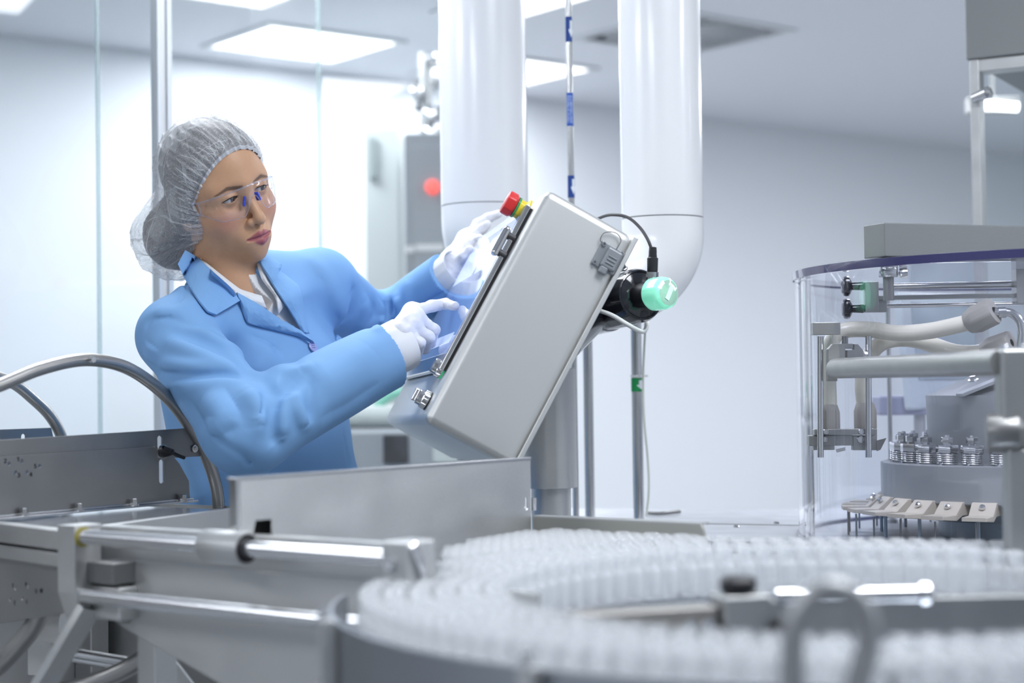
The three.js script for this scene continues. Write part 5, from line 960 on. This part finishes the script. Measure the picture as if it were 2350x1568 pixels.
const creases = [
  [[[335, 755], [343, 737], [392, 731], [450, 746], [518, 775]], -.007, .007], [[[401, 760], [479, 789], [547, 833], [596, 867]], -.024, .014], [[[392, 784], [470, 816], [557, 856]], .012, .013], [[[450, 752], [520, 790], [590, 846]], .007, .012],
  [[[367, 855], [431, 864], [508, 859], [596, 864]], -.018, .010], [[[372, 836], [440, 842], [520, 844]], .010, .011], [[[372, 880], [450, 884], [540, 876]], .008, .014], [[[596, 864], [626, 898], [650, 901], [674, 874], [695, 857]], -.028, .012],
  [[[642, 908], [626, 948], [628, 1000], [638, 1018]], -.024, .011], [[[664, 899], [684, 940], [703, 976]], .016, .011], [[[655, 905], [650, 950], [648, 1000]], .012, .010], [[[705, 858], [714, 911], [704, 972]], -.015, .011],
  [[[567, 897], [592, 931], [600, 979]], .014, .013], [[[610, 900], [604, 930], [590, 965]], -.014, .010], [[[518, 892], [553, 969], [512, 999]], -.008, .02], [[[475, 905], [508, 960], [470, 1000]], .008, .02],
  [[[440, 925], [500, 1010], [567, 1057], [645, 1088]], -.007, .008], [[[730, 880], [790, 850], [850, 800]], .006, .022], [[[740, 960], [800, 930], [870, 880]], -.006, .022],
  [[[517, 734], [582, 782], [643, 838]], .009, .022], [[[560, 765], [640, 805], [690, 850]], -.010, .015], [[[600, 830], [660, 850], [720, 835]], .006, .014],
  [[[812, 658], [815, 690], [783, 748]], -.024, .011], [[[836, 690], [838, 720], [822, 760]], .014, .011], [[[892, 688], [896, 715], [878, 745]], -.020, .009], [[[858, 695], [862, 725], [850, 750]], -.014, .009], [[[910, 682], [917, 712], [908, 740]], .011, .011], [[[872, 700], [880, 730], [868, 755]], .009, .009],
  [[[1022, 668], [980, 696], [935, 728]], -.007, .006], [[[935, 640], [930, 680], [922, 720]], .007, .012], [[[690, 560], [735, 640], [775, 730]], -.007, .006], [[[720, 600], [770, 680], [790, 740]], .006, .016],
  [[[789, 990], [803, 1068], [808, 1110]], -.008, .006], [[[420, 1010], [450, 1090], [470, 1170]], .012, .018], [[[470, 1060], [490, 1120], [495, 1180]], -.014, .014], [[[690, 1085], [650, 1120], [640, 1170]], -.010, .02],
  [[[430, 640], [415, 690], [385, 733]], -.005, .005], [[[455, 690], [400, 715], [350, 720]], .006, .016], [[[350, 790], [345, 830], [362, 880]], .008, .016],
].map(([pts, amp, w]) => ({ p: pts.map(([x, y]) => cast(coatBase, x, y)).filter(Boolean), amp, w, box: null }));
for (const c of creases) { const q = new THREE.CatmullRomCurve3(c.p).getPoints(c.p.length * 3); c.p = q; c.box = new THREE.Box3().setFromPoints(q).expandByScalar(c.w * 2.6); }
function folds(x, y, z) {
  let s = 0;
  for (const c of creases) {
    const b = c.box; if (x < b.min.x || x > b.max.x || y < b.min.y || y > b.max.y || z < b.min.z || z > b.max.z) continue;
    let m = 1, at_ = 0; const n = c.p.length - 1;
    for (let i = 0; i < n; i++) { const A = c.p[i], B = c.p[i + 1], dx = B.x - A.x, dy = B.y - A.y, dz = B.z - A.z; let t = ((x - A.x) * dx + (y - A.y) * dy + (z - A.z) * dz) / (dx * dx + dy * dy + dz * dz); t = t < 0 ? 0 : t > 1 ? 1 : t; const d = hyp(x - A.x - dx * t, y - A.y - dy * t, z - A.z - dz * t); if (d < m) { m = d; at_ = (i + t) / n; } }
    const k = m / c.w; if (k < 2.6) s += c.amp * (c.amp < 0 ? Math.exp(-k * 1.5) - .02 : Math.exp(-k * k)) * Math.min(1, .35 + 4 * at_ * (1 - at_));
  }
  return s + .0022 * fbm(x * 11 + 3, y * 9, z * 11, 2);
}
// front opening in the plane of the chest
const WO = P(600, 700, 2.80), WN = V(.80, .22, .56).normalize(), WX = V(0, 1, 0).cross(WN).normalize(), WY = WN.clone().cross(WX);
const w2 = (px, py) => { const p = PP(px, py, WO, WN).sub(WO); return [p.dot(WX), p.dot(WY)]; };
function polySDF(poly, x, y) { let d = 1e9, s = 1; for (let i = 0, j = poly.length - 1; i < poly.length; j = i++) { const e0 = poly[j][0] - poly[i][0], e1 = poly[j][1] - poly[i][1], a = x - poly[i][0], b = y - poly[i][1], t = Math.max(0, Math.min(1, (a * e0 + b * e1) / (e0 * e0 + e1 * e1))), q0 = a - e0 * t, q1 = b - e1 * t; d = Math.min(d, q0 * q0 + q1 * q1); const c1 = y >= poly[i][1], c2 = y < poly[j][1], c3 = e0 * b > e1 * a; if ((c1 && c2 && c3) || (!c1 && !c2 && !c3)) s = -s; } return s * Math.sqrt(d); }
const vCoat = [w2(420, 560), w2(452, 592), w2(545, 674), w2(610, 712), w2(702, 772), w2(675, 722), w2(635, 655), w2(612, 610), w2(630, 560)];
const vShirt = [w2(420, 560), w2(462, 593), w2(551, 664), w2(600, 682), w2(622, 714), w2(632, 690), w2(612, 655), w2(594, 605), w2(610, 560)];
const inWedge = (poly, x, y, z) => { const dx = x - WO.x, dy = y - WO.y, dz = z - WO.z, a = dx * WX.x + dy * WX.y + dz * WX.z, b = dx * WY.x + dy * WY.y + dz * WY.z, c = dx * WN.x + dy * WN.y + dz * WN.z; return Math.max(polySDF(poly, a, b), -c - .13); };
const coatFull = (x, y, z) => { const b = coatBase(x, y, z); return b > .05 || b < -.05 ? b : b - folds(x, y, z); };
const neckHole = (x, y, z) => { const q = HMi.elements; const lx = q[0] * x + q[4] * y + q[8] * z + q[12], ly = q[1] * x + q[5] * y + q[9] * z + q[13], lz = q[2] * x + q[6] * y + q[10] * z + q[14]; return cone(lx, ly, lz, nk.x, nk.y, nk.z, nb.x, nb.y, nb.z, .055, .057); };
function coatSDF(x, y, z) {
  let d = coatFull(x, y, z);
  d = Math.max(d, -inWedge(vCoat, x, y, z));
  d = Math.max(d, -neckHole(x, y, z));
  const ir = coneV(x, y, z, ERt, beyondR, .056, .0450); if (planeD(x, y, z, WRs, fAxR) > -.03) d = Math.max(d, -ir);
  const il = coneV(x, y, z, ELt, beyondL, .045, .0335); if (planeD(x, y, z, WLs, fAxL) > -.03) d = Math.max(d, -il);
  return d;
}
M.coat = phy({ color: lin(.20, .40, .70), roughness: .75, sheen: .08, sheenRoughness: .5, sheenColor: lin(.5, .65, .9) });
M.shirt = phy({ color: lin(.78, .79, .80), roughness: .7, sheen: .2, sheenColor: lin(1, 1, 1) });
const [clo, chi] = bounds([SRt, SLt, ERt, WRs, ELt, WLs, NB, HIP.clone().add(V(-.12, -.36, -.12)), HIP.clone().add(V(.12, -.36, .12)), TOP], .10);
const coatG = sdfMesh(coatSDF, clo, chi, .0035);
const coat = part(woman, 'lab_coat', coatG, M.coat, 'light blue lab coat');
// shirt under the coat
{
  const s = (x, y, z) => Math.max(coatBase(x, y, z) + .010, -inWedge(vShirt, x, y, z), -neckHole(x, y, z), inWedge([[-.16, -.16], [.16, -.16], [.16, .16], [-.16, .16]], x, y, z));
  const [lo, hi] = bounds([P(460, 590, 2.9), P(720, 800, 2.7), P(640, 640, 2.9)], .05);
  part(woman, 'shirt', sdfMesh(s, lo, hi, .003), M.shirt, 'white shirt');
}
// sheets that lie on the coat: collar, lapels, cuffs
function sheet(A, B, f, o0, o1, th, nA = 28, nB = 10) {
  const along = (L, t) => { const c = new THREE.CatmullRomCurve3(L.map(([x, y]) => V(x, y, 0)), false, 'catmullrom', .2); return c.getPoint(t); };
  const top = [], bot = []; let last = null;
  for (let i = 0; i <= nA; i++) { const a = along(A, i / nA), b = along(B, i / nA); for (let j = 0; j <= nB; j++) { const t = j / nB, px = a.x + (b.x - a.x) * t, py = a.y + (b.y - a.y) * t; const o = o0 + (o1 - o0) * t + .004 * Math.sin(t * Math.PI); let p = cast(f, px, py, o); if (!p || (last && p.distanceTo(last) > .08)) p = last ? PP(px, py, last, WN) : P(px, py, 2.8); last = p; const e = .002, n = V(f(p.x + e, p.y, p.z) - f(p.x - e, p.y, p.z), f(p.x, p.y + e, p.z) - f(p.x, p.y - e, p.z), f(p.x, p.y, p.z + e) - f(p.x, p.y, p.z - e)).normalize(); top.push(p); bot.push(p.clone().addScaledVector(n, -th)); } }
  const all = [...top, ...bot], N0 = top.length, idx = [], m = nB + 1, id = (i, j) => i * m + j;
  for (let i = 0; i < nA; i++) for (let j = 0; j < nB; j++) { const a = id(i, j), b = id(i + 1, j), c = id(i + 1, j + 1), d = id(i, j + 1); idx.push(a, b, c, a, c, d, N0 + a, N0 + c, N0 + b, N0 + a, N0 + d, N0 + c); }
  const rim = []; for (let i = 0; i < nA; i++) rim.push([id(i, 0), id(i + 1, 0)]); for (let j = 0; j < nB; j++) rim.push([id(nA, j), id(nA, j + 1)]); for (let i = nA; i > 0; i--) rim.push([id(i, nB), id(i - 1, nB)]); for (let j = nB; j > 0; j--) rim.push([id(0, j), id(0, j - 1)]);
  for (const [a, b] of rim) idx.push(a, N0 + a, b, b, N0 + a, N0 + b);
  const g = new THREE.BufferGeometry(); g.setAttribute('position', new THREE.Float32BufferAttribute(all.flatMap((p) => [p.x, p.y, p.z]), 3)); g.setIndex(idx); return toCreasedNormals(g, .9);
}
part(coat, 'collar', sheet([[425, 574], [452, 590], [492, 626], [530, 660], [551, 690]], [[408, 606], [424, 640], [458, 690], [478, 714], [497, 722]], coatFull, .010, .006, .003), M.coat, 'pointed coat collar');
part(coat, 'collar', sheet([[597, 598], [604, 612], [616, 630], [628, 648]], [[622, 589], [638, 600], [648, 608], [642, 622]], coatFull, .010, .006, .003), M.coat, 'pointed coat collar');
part(coat, 'lapel', sheet([[544, 671], [595, 699], [655, 740], [690, 758], [714, 778]], [[552, 694], [571, 741], [630, 757], [686, 771], [722, 788]], coatFull, .009, .005, .003), M.coat, 'folded lapel');
part(coat, 'lapel', sheet([[604, 612], [630, 656], [669, 717], [697, 762]], [[644, 622], [686, 656], [700, 712], [707, 764]], coatFull, .009, .005, .003), M.coat, 'folded lapel');
part(coat, 'pocket_edge', sheet([[775, 768], [785, 777], [790, 792]], [[772, 778], [778, 790], [784, 800]], coatFull, .003, .003, .002, 8, 4), M.coat, 'breast pocket edge');
part(woman, 'shirt_collar', sheet([[460, 592], [500, 624], [551, 663], [601, 679]], [[456, 600], [494, 634], [548, 684], [614, 712]], coatBase, .000, -.001, .002), M.shirt, 'white shirt collar');
part(woman, 'shirt_collar', sheet([[590, 603], [602, 640], [628, 674], [636, 692]], [[606, 612], [622, 648], [652, 700], [640, 720]], coatBase, .000, -.001, .002), M.shirt, 'white shirt collar');
{ // button
  const b = cast(coatFull, 717, 797, .002), e = .003, n = V(coatFull(b.x + e, b.y, b.z) - coatFull(b.x - e, b.y, b.z), coatFull(b.x, b.y + e, b.z) - coatFull(b.x, b.y - e, b.z), coatFull(b.x, b.y, b.z + e) - coatFull(b.x, b.y, b.z - e)).normalize();
  const bt = part(coat, 'button', turn(b, n, [[.004, 0], [.0088, .0008], [.0092, .0022], [.0082, .0032], [.0064, .0026], [0, .0024]], 28), std({ color: lin(.30, .34, .66), roughness: .3 }), 'lilac four-hole button');
  const s = V(0, 1, 0).cross(n).normalize(), t = n.clone().cross(s); for (const [i, j] of [[-1, -1], [-1, 1], [1, -1], [1, 1]]) part(bt, 'hole', turn(b.clone().addScaledVector(s, i * .0021).addScaledVector(t, j * .0021).addScaledVector(n, .0024), n, [[0, .0004], [.0009, .0004], [.0009, 0]], 8), M.ink);
}
// cuffs of the shirt
function cuff(c, ax, r, l, label) { part(woman, 'shirt_cuff', turn(c.clone().addScaledVector(ax, -.03), ax, [[r * .94, 0], [r, .03], [r * 1.0, .03 + l * .9], [r * .97, .03 + l], [r * .92, .03 + l - .001], [r * .90, .02], [r * .86, 0]], 40), M.shirt, label); }
cuff(WRs.clone().add(V(.004, .008, 0)), fAxR, .0430, .032, 'white shirt cuff'); cuff(WLs, fAxL, .037, .030, 'white shirt cuff');
// gloved hands
M.glove = phy({ color: lin(.76, .77, .83), roughness: .45, sheen: .3, sheenColor: lin(1, 1, 1) });
function hand(chains, palm, wr, label) {
  const pts = []; for (const c of chains) for (const q of c) pts.push(q[0]); for (const c of palm) pts.push(c[0], c[1]);
  const f = (x, y, z) => {
    let d = 1e3; for (const [a, b, r0, r1] of palm) d = smin(d, coneV(x, y, z, a, b, r0, r1), .014);
    let e = 1e3; for (const c of chains) { let k = 1e3; for (let i = 0; i < c.length - 1; i++) k = smin(k, coneV(x, y, z, c[i][0], c[i + 1][0], c[i][1], c[i + 1][1]), .004); e = smin(e, k, .0035); }
    d = smin(d, e, .009);
    return d - .0006 * PN.noise(x * 130, y * 130, z * 130) - .0008 * PN.noise(x * 60, y * 60 + 5, z * 60);
  };
  const [lo, hi] = bounds(pts, .03);
  return part(woman, 'glove', sdfMesh(f, lo, hi, .0019), M.glove, label);
}
{ // her right hand, index finger on the screen
  const tip = at(PMx, ...pl_(1044, 703, PDp / 2 + .019), PDp / 2 + .019), w = P(880, 808, 2.70);
  const iM = P(946, 716, 2.745), mM = P(950, 728, 2.722), rM = P(940, 742, 2.702), pM = P(924, 760, 2.690);
  const idx = [[iM, .0105], [P(990, 703, 2.775), .0098], [P(1022, 697, 2.795), .0088], [tip, .0075]];
  const mid = [[mM, .0108], [P(995, 757, 2.735), .0102], [P(988, 787, 2.755), .009], [P(966, 786, 2.765), .0082]];
  const rng = [[rM, .0106], [P(984, 774, 2.712), .010], [P(975, 800, 2.735), .0088], [P(955, 797, 2.748), .008]];
  const pky = [[pM, .0098], [P(964, 787, 2.692), .0092], [P(958, 808, 2.712), .0082], [P(943, 802, 2.725), .0074]];
  const thb = [[P(905, 795, 2.745), .0125], [P(930, 788, 2.775), .011], [P(945, 795, 2.785), .0098], [P(948, 806, 2.78), .0085]];
  hand([idx, mid, rng, pky, thb], [[w, iM, .0225, .0135], [w, mM, .0225, .0135], [w, rM, .0225, .013], [w.clone().add(V(.004, -.006, .004)), pM, .021, .0125], [P(850, 825, 2.69), w, .027, .0235], [iM, mM, .0125, .0125], [mM, rM, .0125, .0125], [rM, pM, .0125, .0115]], w, 'white glove pointing at the touch screen');
}
{ // her left hand holding the far upper corner of the box
  const w = P(1044, 606, 3.13), a = P(1076, 546, 3.175), b = P(1072, 548, 3.155), c = P(1076, 560, 3.14), d = P(1072, 572, 3.13);
  const idx = [[a, .0108], [P(1097, 514, 3.195), .0102], [P(1122, 500, 3.20), .009], [P(1144, 491, 3.195), .0078]];
  const mid = [[b, .011], [P(1094, 535, 3.15), .0104], [P(1108, 524, 3.145), .0092], [P(1118, 516, 3.14), .0082]];
  const rng = [[c, .0104], [P(1092, 553, 3.13), .0096], [P(1100, 548, 3.12), .0086]];
  const thb = [[P(1052, 598, 3.11), .012], [P(1066, 588, 3.095), .0104], [P(1078, 574, 3.09), .009]];
  hand([idx, mid, rng, thb], [[w, a, .024, .015], [w, b, .024, .015], [w, c, .024, .014], [w, d, .024, .013], [P(1022, 640, 3.118), w, .028, .0245], [a, b, .0135, .0135], [b, c, .0135, .013]], w, 'white glove holding the edge of the control box');
}
// trousers and shoes, hidden behind the conveyor
{
  const hl = HIP.clone().addScaledVector(tX, .09), hr = HIP.clone().addScaledVector(tX, -.09), g = V(0, 0, 0);
  const legs = [[hl, 1], [hr, -1]].map(([h, s]) => ({ h, k: V(h.x + .01, .46, h.z), f: V(h.x - .03, .09, h.z), s }));
  const f = (x, y, z) => { let d = 1e3; for (const l of legs) { d = Math.min(d, smin(coneV(x, y, z, l.h, l.k, .088, .068), coneV(x, y, z, l.k, l.f, .068, .058), .02)); } return Math.max(d, .05 - y); };
  const [lo, hi] = bounds([...legs.flatMap((l) => [l.h, l.f])], .1);
  part(woman, 'trousers', sdfMesh(f, lo, hi, .008), M.shirt, 'white work trousers');
  const fw = V(tZ.x, 0, tZ.z).normalize();
  for (const l of legs) { const a = V(l.f.x, .035, l.f.z), b = a.clone().addScaledVector(fw, .15); part(woman, 'shoe', sdfMesh((x, y, z) => Math.max(smin(coneV(x, y, z, a.clone().addScaledVector(fw, -.05), b, .045, .038), coneV(x, y, z, a, l.f, .045, .05), .03), -y + .001), ...bounds([a.clone().addScaledVector(fw, -.05), b, l.f], .07), .006), M.white, 'white work shoe'); }
}
renderer.render(scene, camera);
